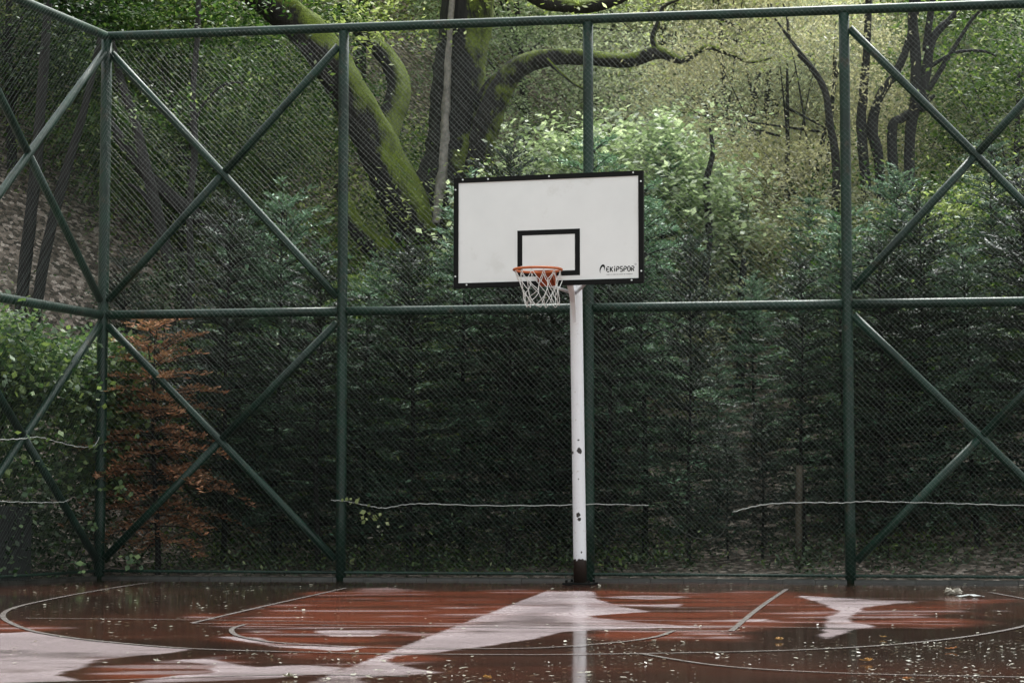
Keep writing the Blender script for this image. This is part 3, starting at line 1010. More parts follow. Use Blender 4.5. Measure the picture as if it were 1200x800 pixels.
# ------------------------------------------------------------------ trees: builders
def conifer_mesh(seed, h, rmax, z_first=0.9, n_br=88, needle=0.075, bare=0.0, droop=0.25):
    rng = np.random.default_rng(seed)
    P, A, B = [], [], []
    wood = MB()
    for i in range(n_br):
        f = ((i + rng.uniform(0, 1)) / n_br) ** 0.85
        z = z_first + (h - z_first - 0.15) * f
        z = (round(z / 0.24) * 0.24 + rng.normal() * 0.035) if rng.random() < .8 else z
        env = (1 - f) ** 0.5 * rmax * (0.55 + 0.45 * min(1, f * 6)) + 0.10
        Lb = env * rng.uniform(0.5, 1.3)
        az = i * 2.399 + rng.uniform(-0.4, 0.4)
        up = 0.75 * f * f + 0.10 + rng.uniform(-.1, .1)
        d = np.array([math.cos(az), math.sin(az), up])
        side = np.array([-math.sin(az), math.cos(az), 0.0])
        ns = max(4, int(Lb / 0.055))
        pts = []
        for s_ in range(ns + 1):
            u_ = s_ / ns
            p = np.array([0, 0, z]) + d * (Lb * u_) + np.array([0, 0, -droop * Lb * u_ * u_]) + side * (0.04 * math.sin(u_ * 4 + i))
            pts.append(p)
        wood.tube([Vector(p) for p in pts[::2]], [0.012 * (1 - 0.8 * q / max(1, len(pts[::2]) - 1)) * (0.6 + Lb * 0.5) for q in range(len(pts[::2]))], 4, False)
        for s_ in range(1, ns + 1):
            u_ = s_ / ns
            if u_ < 0.12 + bare:
                continue
            for sg in (-1, 1):
                if rng.random() < 0.10 + bare * .5:
                    continue
                lt = (0.30 * Lb * (1.05 - u_) + 0.06) * rng.uniform(.6, 1.15)
                tdir = unit(d * 0.75 + side * sg * 0.8 + rng.normal(size=3) * 0.25 + np.array([0, 0, 0.12]))
                nn = max(2, int(lt / (needle * 0.5)))
                q = np.linspace(0.1, 1, nn)[:, None]
                base = pts[s_] + tdir * (lt * q) + np.array([0, 0, -1.0]) * (0.18 * lt * q * q)
                nv = np.cross(tdir, np.array([0, 0, 1.0]))
                for ss in (-1, 1):
                    a = unit(tdir + nv * ss * rng.uniform(.5, .9, size=(nn, 1)) + rng.normal(size=(nn, 3)) * 0.22)
                    ln = needle * (1.1 - 0.5 * q) * rng.uniform(.7, 1.2, size=(nn, 1))
                    up_ = unit(np.array([0, 0, 1.0]) + rng.normal(size=(nn, 3)) * 0.45)
                    b = unit(np.cross(a, up_))
                    P.append(base + a * ln * .5)
                    A.append(a * ln * .5)
                    B.append(b * ln * 0.19)
    # the leader
    for q in range(26):
        z = h - 0.35 + 0.35 * q / 26
        a = unit(np.array([rng.normal() * .6, rng.normal() * .6, 0.8]))
        P.append((np.array([0, 0, z]) + a * .03)[None]); A.append((a * .035)[None]); B.append((unit(np.cross(a, rng.normal(size=3))) * .006)[None])
    wood.tube([(0.02 * math.sin(z_ * 2 + seed), 0.02 * math.cos(z_ * 1.7 + seed), z_) for z_ in np.linspace(-0.15, h - .1, 14)], list(np.linspace(0.045, 0.005, 14) * (0.5 + h / 9)), 8)
    return rhombs(np.concatenate(P), np.concatenate(A), np.concatenate(B), 0.0), wood


def broadleaf_mesh(seed, h, r, n_clump, n_leaf, leaf, z0=0.35, flat=0.5, stems=1, aspect=.45, trunk=0.08, lean=0.0):
    rng = np.random.default_rng(seed)
    wood = MB()
    tips = []
    for s_ in range(stems):
        a = rng.uniform(0, 6.28)
        sp = 0.0 if stems == 1 else 0.25 * r
        b0 = Vector((math.cos(a) * sp * .3, math.sin(a) * sp * .3, -0.3))
        tops = Vector((math.cos(a) * sp * 1.6 + lean * h, math.sin(a) * sp * 1.6, h * 0.72))
        midp = b0.lerp(tops, .5) + Vector((rng.uniform(-.1, .1) * r, rng.uniform(-.1, .1) * r, 0))
        P, Rr = spline([b0, b0.lerp(midp, .5) + Vector((rng.uniform(-.05, .05) * r, 0, 0)), midp, tops], [trunk * 1.25, trunk, trunk * .75, trunk * .3], 5)
        wood.tube(P, Rr, 9, rough=0.06, rng=random.Random(seed))
        tips.append(P)
    V = []
    for c in range(n_clump):
        dv = unit(rng.normal(size=3))
        rad = rng.uniform(0.45, 1.0) ** 0.6
        cz = h * (z0 + (1 - z0) * 0.5) + dv[2] * rad * h * (1 - z0) * 0.5
        cx_, cy_ = dv[0] * rad * r + lean * cz, dv[1] * rad * r
        cen = np.array([cx_, cy_, cz])
        cr = r * rng.uniform(0.16, 0.34)
        nl_ = int(n_leaf * rng.uniform(.5, 1.4))
        off = rng.normal(size=(nl_, 3)) * np.array([cr, cr, cr * .5]) * 0.62
        V.append(leaves_at(cen + off, rng, leaf, flat, aspect))
        if c % 10 == 0:
            st_ = tips[c % len(tips)]
            o_ = st_[min(len(st_) - 1, max(2, int(len(st_) * rng.uniform(.35, .9))))]
            e_ = Vector(cen)
            mdl = o_.lerp(e_, .5) + Vector((0, 0, rng.uniform(-.05, .12) * r))
            PP, rr_ = spline([o_, mdl, e_], [trunk * .4, trunk * .22, trunk * .06], 4)
            wood.tube(PP, rr_, 5, False)
    return np.concatenate(V), wood


def make_tree(name, loc, verts, wood, leafm, barkm, part="foliage"):
    root = empty(name, (0, 0, 0))
    wood.build("trunk", barkm, root, True, True)
    link_mesh(part, np_mesh(part, verts, 4), leafm, root)
    root.location = loc
    return root


def copy_tree(src):
    r_ = src.copy()
    COL.objects.link(r_)
    for ch in list(src.children):
        c_ = ch.copy()
        COL.objects.link(c_)
        c_.parent = r_
    return r_


def set_leaf(root, mat, bark=None):
    for ch in root.children:
        m_ = mat if not ch.name.startswith("trunk") else bark
        if m_ is None:
            continue
        ch.material_slots[0].link = "OBJECT"
        ch.material_slots[0].material = m_


PROTO = {}


def plant(kind, px, Yd, s, mat, label, cat, group, name, bark=None, rz=None, sz=1.0, dz=-0.05):
    x_ = (px - 600.0) / FPX * Yd
    loc = (x_, Yd, tz(x_, Yd) + dz)
    ent = PROTO[kind]
    if ent[0] is None:
        ent[0] = make_tree(name, loc, *ent[1](), M[mat], bark or M["bark"])
        o = ent[0]
    else:
        o = copy_tree(ent[0])
        o.name = name
        o.location = loc
    o.rotation_euler = (random.uniform(-.03, .03), random.uniform(-.03, .03), random.uniform(0, 6.28) if rz is None else rz)
    o.scale = (s, s, s * sz)
    set_leaf(o, M[mat], bark)
    tag(o, label, cat, group)
    return o


PROTO["con1"] = [None, lambda: conifer_mesh(1, 4.6, 1.0, 0.35, 160)]
PROTO["con2"] = [None, lambda: conifer_mesh(2, 4.6, 1.2, 0.4, 150, droop=0.4)]
PROTO["con3"] = [None, lambda: conifer_mesh(3, 4.6, 1.05, 0.25, 160, needle=0.08, droop=0.15)]
PROTO["dead"] = [None, lambda: conifer_mesh(4, 3.6, 1.05, 0.4, 92, needle=0.085, bare=0.0, droop=0.35)]
PROTO["oak1"] = [None, lambda: broadleaf_mesh(11, 6.0, 2.4, 110, 240, 0.10, 0.15)]
PROTO["oak2"] = [None, lambda: broadleaf_mesh(12, 7.0, 2.2, 110, 240, 0.09, 0.12, lean=0.06)]
PROTO["olive"] = [None, lambda: broadleaf_mesh(13, 6.0, 2.5, 130, 300, 0.07, 0.12, 0.1, 3, .36, 0.07)]
PROTO["big"] = [None, lambda: broadleaf_mesh(14, 3.6, 1.5, 110, 130, 0.10, 0.05, 0.7, 3, .6, 0.03)]
PROTO["bush"] = [None, lambda: broadleaf_mesh(15, 1.8, 1.3, 60, 150, 0.06, 0.0, 0.4, 4, .45, 0.02)]

# row of young conifers right behind the back fence: (px, depth, scale, height factor, kind, material, label)
ROW = [
    (150, 26.4, 0.70, 1.0, "con1", "needle", "slim dark conifer behind the orange dead one near the fence corner"),
    (262, 24.9, 0.84, 1.15, "con2", "needle", "dark conifer behind the first X braced fence panel beside the orange one"),
    (322, 25.3, 0.98, 1.0, "con3", "needle_blue", "bluish feathery conifer behind the falling brace of the first panel"),
    (372, 24.3, 0.86, 0.95, "con1", "needle", "dark conifer directly behind the second fence post from the corner"),
    (425, 24.9, 0.86, 0.84, "con2", "needle_blue", "low bluish conifer just past the second fence post from the corner"),
    (482, 24.2, 0.94, 0.88, "con3", "needle", "dark conifer midway between the second post and the backboard"),
    (540, 24.8, 0.98, 1.0, "con1", "needle_blue", "grey green conifer showing under the backboard's plain corner"),
    (596, 24.1, 0.90, 0.9, "con2", "needle", "dark conifer seen below the orange rim and net"),
    (650, 24.5, 0.96, 1.0, "con3", "needle", "dark conifer just behind the white hoop pole"),
    (712, 23.9, 0.88, 1.0, "con1", "needle", "dark conifer just past the hoop pole behind the printed board corner"),
    (757, 24.6, 0.85, 1.15, "con2", "needle_blue", "tall pale tipped conifer beside the backboard's printed edge"),
    (806, 24.0, 0.64, 1.3, "con3", "needle", "conifer with a bare lower trunk beside the brown litter clearing"),
    (940, 24.1, 0.66, 1.15, "con1", "needle", "dark conifer behind the wooden stake past the litter clearing"),
    (985, 24.7, 0.80, 1.02, "con2", "needle_blue", "grey green conifer behind the post where the second braced panel starts"),
    (1035, 23.8, 0.92, 0.88, "con3", "needle", "dark conifer low behind the lower arm of the second braced panel"),
    (1092, 24.3, 0.95, 0.9, "con1", "needle", "dark conifer rising to the crossing of the upper braces in the second braced panel"),
    (1142, 23.9, 0.8, 0.95, "con2", "needle_blue", "blue green conifer under the crossing braces of the second braced panel"),
    (1205, 23.8, 0.94, 0.98, "con3", "needle", "dark conifer at the picture edge behind the second braced panel"),
    (1270, 23.4, 0.9, 1.05, "con1", "needle", "dark conifer beyond the second braced panel"),
]
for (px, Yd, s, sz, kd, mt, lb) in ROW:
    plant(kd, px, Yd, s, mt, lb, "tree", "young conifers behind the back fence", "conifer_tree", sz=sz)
for (px, Yd, s, kd, lb) in ((842, 25.4, .42, "con1", "small young conifer low in the brown litter clearing"), (852, 24.2, .34, "con2", "tiny young conifer at the foot of the brown litter clearing"), (893, 24.1, .4, "con1", "young conifer low between the wooden stake and the litter clearing"), (884, 26.4, .5, "con3", "small pale conifer farther up the brown litter clearing"), (862, 29.0, .5, "con2", "small conifer at the top of the brown litter clearing")):
    plant(kd, px, Yd, s, "needle_blue" if Yd > 25 else "needle", lb, "tree", "conifers up the slope", "conifer_tree")
plant("dead", 186, 24.15, 0.95, "needle_dead", "dead orange brown conifer behind the fence corner", "tree", None, "conifer_tree", sz=0.88)
# second row, taller, a little up the slope
ROW2 = [
    (290, 27.0, 0.8, "con2", "needle_blue", "tall bluish conifer up the slope behind the first braced panel"),
    (440, 27.0, 0.62, "con1", "needle_blue", "bluish conifer at the foot of the mossy tree"),
    (590, 27.0, 0.9, "con3", "needle", "conifer hidden up the slope behind the backboard"),
    (700, 26.6, 0.95, "con2", "needle_blue", "pale conifer up the slope behind the third post from the corner"),
    (775, 28.0, 0.75, "con1", "needle_blue", "pale feathery conifer up the slope past the backboard"),
    (950, 28.0, 0.55, "con2", "needle_blue", "pale conifer up the slope above the litter clearing"),
    (1060, 26.6, 0.68, "con3", "needle_blue", "pale conifer up the slope behind the second braced panel's rising brace"),
    (1170, 26.2, 0.75, "con1", "needle_blue", "blue green conifer up the slope behind the second braced panel"),
]
for (px, Yd, s, kd, mt, lb) in ROW2:
    plant(kd, px, Yd, s, mt, lb, "tree", "conifers up the slope", "conifer_tree")

# broadleaf trees on the slope
BL = [
    ("oak1", 10, 31, 0.9, "leaf_dark", "dark leafy tree high above the side fence"),
    ("oak2", 110, 32, 0.9, "leaf_mid", "leafy tree above the fence corner"),
    ("oak1", 215, 30.5, 0.8, "leaf_mid", "bushy green tree behind the upper braces of the first panel"),
    ("oak2", 305, 32, 0.75, "leaf_mid", "green tree filling the first panel below the mossy limb"),
    ("oak1", 200, 38, 1.2, "leaf_yellow", "yellow green tree showing over the top rail near the corner"),
    ("oak2", 420, 38, 1.15, "leaf_yellow", "yellow green tree behind the forked mossy limb"),
    ("oak1", 60, 41, 1.3, "leaf_mid", "green tree far up the slope above the side fence"),
    ("oak2", 320, 44, 1.3, "leaf_yellow", "tall bright tree far up the slope over the first panel"),
    ("oak1", 520, 45, 1.3, "leaf_yellow", "tall bright tree far up the slope behind the mossy trunk"),
    ("oak2", 620, 36, 1.0, "leaf_pale", "pale leaved tree under the arching mossy branch"),
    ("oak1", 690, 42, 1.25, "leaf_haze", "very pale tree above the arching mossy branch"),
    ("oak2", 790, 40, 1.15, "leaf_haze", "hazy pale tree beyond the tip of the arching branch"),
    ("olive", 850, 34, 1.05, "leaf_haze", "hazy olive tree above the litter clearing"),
    ("olive", 915, 31, 0.85, "leaf_olive", "dry olive coloured tree midway up past the backboard"),
    ("olive", 960, 37, 1.1, "leaf_olive", "dry olive coloured tree by the post of the second braced panel"),
    ("oak1", 1030, 42, 1.2, "leaf_yellow", "yellow green tree behind the many stemmed tree"),
    ("olive", 1060, 33.5, 0.72, "leaf_olive", "dry bushy olive tree at the foot of the many stemmed tree"),
    ("oak2", 1130, 37, 1.05, "leaf_pale", "pale green tree past the many stemmed tree"),
    ("oak1", 1195, 31, 0.9, "leaf_mid", "green tree by the upper brace at the picture edge"),
    ("oak2", 1270, 34, 1.1, "leaf_mid", "green tree beyond the second braced panel"),
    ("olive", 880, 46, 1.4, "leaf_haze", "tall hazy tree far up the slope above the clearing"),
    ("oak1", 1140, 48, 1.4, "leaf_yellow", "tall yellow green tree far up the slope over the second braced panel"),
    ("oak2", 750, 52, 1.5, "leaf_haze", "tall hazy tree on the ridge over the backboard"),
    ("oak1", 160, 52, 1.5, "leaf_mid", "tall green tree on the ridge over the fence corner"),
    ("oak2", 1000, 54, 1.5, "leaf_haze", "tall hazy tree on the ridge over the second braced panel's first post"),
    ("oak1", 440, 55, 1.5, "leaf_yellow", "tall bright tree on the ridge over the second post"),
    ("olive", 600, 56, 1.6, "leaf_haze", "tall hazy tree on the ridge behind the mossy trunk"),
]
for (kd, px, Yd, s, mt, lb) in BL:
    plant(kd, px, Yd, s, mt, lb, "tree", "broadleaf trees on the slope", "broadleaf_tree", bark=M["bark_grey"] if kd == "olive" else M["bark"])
BU = [
    ("big", 660, 28.2, 1.0, "leaf_pale", "large leaved pale shrub rising behind the third post above the backboard"),
    ("big", 758, 28.6, 1.05, "leaf_pale", "large leaved pale shrub beside the top of the backboard"),
    ("bush", 440, 28.6, 1.0, "leaf_mid", "green bush below the mossy fork"),
    ("bush", 340, 27.8, 1.1, "leaf_mid", "green bush low behind the first panel's rising brace"),
    ("bush", 920, 31.0, 1.3, "leaf_olive", "dry brownish bush behind the second braced panel's first post"),
    ("bush", 985, 29.0, 1.2, "leaf_olive", "dry bush just past the second braced panel's first post"),
    ("bush", 1110, 28.5, 1.3, "leaf_mid", "green bush behind the crossing upper braces of the second braced panel"),
    ("bush", 1190, 28.0, 1.4, "leaf_yellow", "bright bush at the picture edge behind the second braced panel"),
    ("bush", 240, 28.4, 1.2, "leaf_dark", "dark bush behind the crossing braces of the first panel"),
]
for (kd, px, Yd, s, mt, lb) in BU:
    plant(kd, px, Yd, s, mt, lb, "shrub", "shrubs on the slope", "shrub")

# ------------------------------------------------------------------ the big mossy tree
TD = 31.0
base = at_depth(505, 400, TD)
base.z = tz(base.x, TD) - 0.2
mossy = empty("mossy_tree", base)
tag(mossy, "huge old tree with mossy forked trunk and an arching branch behind the backboard", "tree")
S = FPX / TD


def limb(name, pts, wpx, mat=M["bark_moss"], parent=mossy, D=TD, dy=None, sides=16, rough=.05, seed=1):
    P = [at_depth(a, b, D + (dy[i] if dy else 0)) for i, (a, b) in enumerate(pts)]
    Rr = [w / 2 / (FPX / D) for w in wpx]
    P, Rr = spline(P, Rr, 8)
    rr_ = random.Random(seed)
    Rr = [r_ * (1 + rr_.uniform(-.04, .04)) for r_ in Rr]
    m_ = MB()
    m_.tube(P, Rr, sides, rough=rough, rng=rr_)
    return m_.build(name, mat, parent, smooth=True)


trunk = limb("trunk", [(496, 470), (502, 390), (508, 320), (514, 250), (530, 180), (537, 110), (543, 50), (550, -40), (560, -160), (566, -260)], [146, 124, 102, 80, 67, 61, 60, 62, 48, 30], M["bark_trunk"], sides=32, rough=.07, seed=2)
limb("branch", [(508, 330), (485, 262), (448, 185), (412, 112), (375, 55), (335, 15), (290, -18), (230, -60), (160, -110)], [72, 58, 49, 45, 43, 40, 36, 28, 16], sides=28, dy=[0, -.3, -.6, -.9, -1.2, -1.4, -1.5, -1.6, -1.8], seed=3)
limb("branch", [(548, 250), (562, 190), (572, 140), (588, 103), (612, 77), (645, 67), (690, 68), (735, 71), (772, 62), (800, 71), (828, 56), (856, 64), (880, 73), (905, 68)], [40, 36, 32, 28, 25, 20, 18, 17, 15, 8, 6, 5, 3.5, 2], dy=[0, -.2, -.4, -.5, -.6, -.7, -.8, -.9, -1, -1, -1, -1, -1, -1], sides=12, seed=4)
limb("branch", [(552, -60), (590, -35), (630, -2), (660, 7), (695, 7), (728, -2), (770, -25)], [30, 24, 18, 16, 15, 12, 5], dy=[0, -.4, -.8, -1, -1.1, -1.2, -1.4], sides=10, seed=5)
limb("branch", [(445, 190), (455, 150), (468, 105), (455, 70), (425, 38), (400, 5)], [30, 32, 30, 24, 20, 12], dy=[0, .3, .6, .8, .9, 1.0], sides=12, seed=6)
limb("branch", [(490, 330), (462, 300), (435, 285), (415, 262), (398, 215)], [46, 34, 28, 20, 10], dy=[0, -.3, -.5, -.6, -.6], sides=12, seed=7)
limb("branch", [(772, 62), (765, 45), (772, 25), (778, 8), (795, 0)], [9, 7, 6, 5, 3], D=TD - 1, sides=8, seed=8)
limb("branch", [(560, 120), (572, 98), (585, 85)], [12, 8, 4], D=TD - .3, sides=8, seed=9)
limb("branch", [(640, 70), (655, 84), (672, 98), (690, 108)], [7, 4, 3, 2], D=TD - .8, sides=6, seed=10)
limb("vine_stem", [(531, -10), (527, 40), (524, 90), (522, 140), (520, 180), (516, 220), (511, 262)], [6, 7, 8, 9, 11, 12, 8], M["vine_stem"], D=TD - .46, dy=[0.03, 0.02, 0.02, 0, -.03, -.1, -.2], sides=7, rough=.25, seed=12)
rng = np.random.default_rng(77)
V = []
for (cx_, cy_, n_, sp, lf) in [(250, -30, 9, 1.2, .09), (330, -70, 10, 1.4, .09), (440, -60, 12, 1.3, .09), (560, -130, 14, 1.5, .09), (700, -90, 12, 1.5, .09), (800, -60, 8, 1.2, .09), (440, 20, 3, .4, .09),
                               (880, 20, 4, .5, .08), (150, -70, 8, 1.0, .09), (395, 30, 3, .4, .09), (560, 215, 4, .4, .08), (430, 250, 4, .4, .08), (610, -20, 4, .5, .09)]:
    for q_ in range(n_):
        c = at_depth(cx_, cy_, TD - 0.8)
        cen = np.array(c) + rng.normal(size=3) * np.array([sp, sp, sp * .45])
        V.append(leaves_at(cen + rng.normal(size=(90, 3)) * np.array([.3, .3, .16]), rng, lf, .6) - np.array(base))
link_mesh("foliage", np_mesh("foliage", np.concatenate(V), 4), M["leaf_yellow"], mossy)


# other bare stems on the slope, each a tree with its own crown tuft
def stem_tree(label, stems, D, tufts, leafm, bark="bark", name="bare_stemmed_tree", leaf=.07):
    b0 = at_depth(stems[0][0][0][0], stems[0][0][0][1], D)
    root = empty(name, (b0.x, D, tz(b0.x, D)))
    tag(root, label, "tree")
    for i, (pts, w) in enumerate(stems):
        if pts[0][1] >= 140 and (i == 0 or label.startswith(("many", "pair"))):
            a0 = at_depth(pts[0][0], pts[0][1], D)
            gz = tz(a0.x, D) - 0.25
            if gz < a0.z - 0.1:
                lean_ = 8 * (1 if i % 2 else -1)
                py = lambda z_: HOR - (z_ - CAM_H) / D * FPX
                bx0 = stems[0][0][0][0] + 22 if label.startswith("many") else pts[0][0]
                pts = [(bx0 + (pts[0][0] - bx0) * .3 + lean_, py(gz)), (bx0 + (pts[0][0] - bx0) * .6 + lean_ * .7, py(gz + (a0.z - gz) * .5))] + list(pts)
                w = [w[0] * 1.35, w[0] * 1.15] + list(w)
        limb("trunk" if i == 0 else "branch", pts, w, M[bark], root, D, sides=9, rough=.08, seed=30 + i)
    if tufts:
        rg = np.random.default_rng(int(stems[0][0][0][0]))
        V = []
        for (a, b, n_, sp) in tufts:
            for q_ in range(n_):
                cen = np.array(at_depth(a, b, D)) + rg.normal(size=3) * np.array([sp, sp, sp * .6])
                V.append(leaves_at(cen + rg.normal(size=(70, 3)) * np.array([.25, .25, .15]), rg, leaf, .5) - np.array(root.location))
        link_mesh("foliage", np_mesh("foliage", np.concatenate(V), 4), M[leafm], root)
    return root


stem_tree("slim dark upright tree behind the first panel's crossing braces", [([(222, 420), (224, 330), (222, 250), (228, 180), (226, 110), (231, 50), (233, -20)], [9, 9, 8, 8, 7, 7, 5]),
          ([(226, 150), (240, 120), (262, 100), (285, 97)], [4, 3, 3, 2])], 27.5, [(230, -10, 8, .6), (275, 95, 3, .3), (215, 120, 3, .4)], "leaf_mid")
stem_tree("dark leaning tree beside the corner post", [([(235, 400), (205, 330), (182, 240), (160, 150), (142, 95), (130, 40)], [16, 15, 14, 12, 9, 6]), ([(190, 270), (170, 230), (150, 215)], [8, 6, 3])], 28.5, [(130, 30, 8, .7)], "leaf_dark")
stem_tree("dark slanting trunk over the litter bank behind the first panel", [([(362, 400), (335, 345), (295, 305), (250, 268), (205, 235), (160, 190), (120, 130)], [22, 22, 22, 20, 18, 14, 8])], 29.0, [(110, 110, 6, .8)], "leaf_dark")
stem_tree("pair of dark stems seen through the side fence", [([(20, 420), (30, 300), (42, 200), (50, 90), (58, -20)], [16, 15, 14, 12, 9]), ([(36, 420), (52, 300), (75, 210), (98, 130), (118, 40)], [14, 13, 12, 9, 6])], 28.0, [(60, -20, 8, .8), (110, 40, 5, .5)], "leaf_dark")
stem_tree("many stemmed dark tree behind the second braced panel", [([(1030, 190), (1022, 152), (1030, 115), (1050, 85), (1064, 50), (1074, 10), (1080, -40)], [12, 14, 11, 10, 9, 8, 5]),
          ([(1066, 170), (1073, 120), (1073, 70), (1070, 20), (1072, -40)], [13, 14, 13, 12, 8]), ([(1078, 130), (1085, 85), (1094, 45), (1118, 18), (1140, -10)], [14, 12, 10, 8, 5]),
          ([(1085, 60), (1090, 20), (1096, -20)], [9, 8, 6]), ([(1080, 118), (1110, 70), (1140, 22), (1160, 5)], [8, 6, 4, 3]), ([(1090, 78), (1120, 62), (1150, 60), (1168, 66)], [5, 4, 4, 2]),
          ([(1010, 160), (1012, 110), (1016, 50), (1018, 0), (1016, -40)], [12, 11, 9, 8, 6]), ([(1045, 160), (1058, 138), (1080, 125), (1095, 112)], [12, 10, 7, 4])]  , 29.3,
          [(1080, -30, 10, .9), (1150, 20, 4, .5), (1015, -30, 6, .6)], "leaf_yellow", "bark_grey")
stem_tree("thin dark crooked tree beside the pale shrub past the backboard", [([(822, 420), (826, 330), (831, 270), (828, 215), (835, 180), (832, 150)], [8, 9, 9, 8, 6, 3])], 27.6, [(832, 150, 3, .3)], "leaf_pale")
stem_tree("dark branching sapling against the dry bushes", [([(980, 200), (972, 140), (966, 105), (950, 78), (935, 64)], [10, 9, 8, 7, 4]), ([(950, 78), (925, 45), (908, 22)], [6, 4, 2]), ([(925, 45), (922, 20), (918, 5)], [4, 3, 2])], 28.8, [(930, 60, 3, .4)], "leaf_olive")
stem_tree("short pale trunk standing in the brown litter clearing", [([(868, 440), (869, 405), (870, 375), (869, 340), (872, 300)], [11, 11, 10, 9, 6])], 27.8, [(872, 300, 4, .4)], "leaf_olive", "bark_grey")

# ------------------------------------------------------------------ ivy thicket and sprigs at the side fence
rng = np.random.default_rng(5)
V = []
wood = MB()
for q_ in range(430):
    t = rng.uniform(0.12, 6.0) if q_ % 4 == 0 else rng.uniform(-1.3, 2.5)
    o_ = rng.uniform(0.25, 1.5)
    p = CORNER + LU * t - LN * o_
    o_ = max(o_, 0.25) if t > .1 else rng.uniform(.15, .8)
    p = CORNER + LU * t - LN * o_
    hmax = 2.85 - 0.3 * abs(o_ - .5) - (0.25 if t < .5 else 0)
    z = rng.uniform(0.75, 1.0) * hmax if rng.random() < .45 else rng.uniform(1.0, hmax)
    V.append(leaves_at(np.array([p.x, p.y, z]) + rng.normal(size=(75, 3)) * np.array([.2, .2, .14]), rng, .08, .35, .7))
for q_ in range(14):
    t = rng.uniform(.3, 5.5)
    p = CORNER + LU * t - LN * rng.uniform(.5, 1.2)
    wood.tube([(p.x, p.y, -.05), (p.x + rng.uniform(-.2, .2), p.y, 1.0), (p.x + rng.uniform(-.4, .4), p.y + rng.uniform(-.3, .3), 2.1)], [.022, .016, .006], 6)
ivr = empty("ivy_thicket", CORNER + LU * 2 - LN * .6)
tag(ivr, "bright green ivy thicket growing behind the side fence", "shrub")
link_mesh("foliage", np_mesh("foliage", np.concatenate(V) - np.array(ivr.location), 4), M["leaf_ivy"], ivr)
wood.build("stem", M["bark"], ivr)


def sprig(px, py, n, sp, size, label, side=False, mat="leaf_ivy"):
    c = on_fence(px, py, 0.085, side)
    rg = np.random.default_rng(int(px * 3 + py))
    P = np.array(c) + rg.normal(size=(n, 3)) * np.array([sp, .015, sp * .7])
    nrm = unit(np.array(FN) + rg.normal(size=(n, 3)) * .5 + np.array([0, 0, .5]))
    a = unit(np.cross(nrm, rg.normal(size=(n, 3))))
    b = np.cross(nrm, a)
    s_ = size * rg.uniform(.6, 1.2, size=(n, 1))
    root = empty("ivy_sprig", c)
    tag(root, label, "plant", "ivy sprigs poking through the mesh")
    link_mesh("foliage", np_mesh("foliage", rhombs(P, a * s_ * .5, b * s_ * .38, .15) - np.array(c), 4), M[mat], root)
    m_ = MB()
    far = c - (LN if side else FN) * .25
    m_.tube(spline([far, c + Vector((0, 0, .03)), c + Vector((sp, 0, -sp))], step=4), .004, 5)
    m_.build("stem", M["bark"], root)


sprig(122, 523, 8, .06, .085, "small ivy sprig at the hooked end of the upper pale wire")
sprig(412, 587, 8, .05, .07, "yellow green ivy sprig caught where the low wire meets the second post", mat="leaf_yellow")
sprig(437, 604, 14, .08, .07, "hanging ivy sprig just below the low wire past the second post", mat="leaf_yellow")
sprig(108, 618, 6, .05, .085, "ivy sprig low beside the corner post", True)
sprig(32, 572, 5, .05, .085, "ivy sprig under the crossing of the side fence's lower braces", True)
sprig(85, 662, 16, .10, .08, "ivy clump at the kerb by the fence corner", True)
sprig(158, 657, 12, .08, .08, "ivy clump at the kerb behind the first braced panel")
sprig(140, 575, 16, .10, .08, "ivy leaves behind the lower brace of the first panel")
sprig(250, 330, 6, .05, .06, "single leafy sprig on the falling lower brace of the first panel", mat="leaf_yellow") if False else None

# undergrowth on the slope (nobody could count it)
rng = np.random.default_rng(9)
V = []
for q_ in range(1900):
    Yd = rng.uniform(24.2, 50) if q_ > 820 else rng.uniform(23.4, 27.5)
    px = rng.uniform(-150, 1350)
    x_ = (px - 600) / FPX * Yd
    if 820 < px < 905 and Yd < 29.5:
        continue
    if px < 200 and Yd < 29 and rng.random() < .75:
        continue
    if -((x_ - FP0.x) * FN.x + (Yd - FP0.y) * FN.y) < 0.7 or rng.random() < 0.25:
        continue
    z = tz(x_, Yd)
    hh = rng.uniform(.1, .45) if Yd < 28 else rng.uniform(.2, 1.0)
    V.append(leaves_at(np.array([x_, Yd, z + hh * .5]) + rng.normal(size=(36, 3)) * np.array([.28, .28, hh * .4]), rng, .065, .4))
tag(link_mesh("undergrowth", np_mesh("undergrowth", np.concatenate(V), 4), M["leaf_mid"]), "low leafy undergrowth on the slope", kind="stuff")

def thicket(name, n, x0, x1, d0, d1, h0, h1, mat, leaf, label, seed, clear=()):
    rg = np.random.default_rng(seed)
    V = []
    while len(V) < n:
        Yd = d0 + (d1 - d0) * rg.random() ** 1.2
        px = rg.uniform(x0, x1)
        x_ = (px - 600) / FPX * Yd
        if any(a < px < b and Yd < dd for a, b, dd in clear):
            continue
        if -((x_ - FP0.x) * FN.x + (Yd - FP0.y) * FN.y) < 2.2:
            continue
        if vnoise(np.array([x_ * .55]), np.array([Yd * .4]), seed)[0] < .36:
            continue
        hh = rg.uniform(h0, h1)
        V.append(leaves_at(np.array([x_, Yd, tz(x_, Yd) + hh * rg.uniform(.3, .9)]) + rg.normal(size=(110, 3)) * np.array([.34, .34, .22]), rg, leaf, .45))
    tag(link_mesh(name, np_mesh(name, np.concatenate(V), 4), M[mat], None), label, kind="stuff")


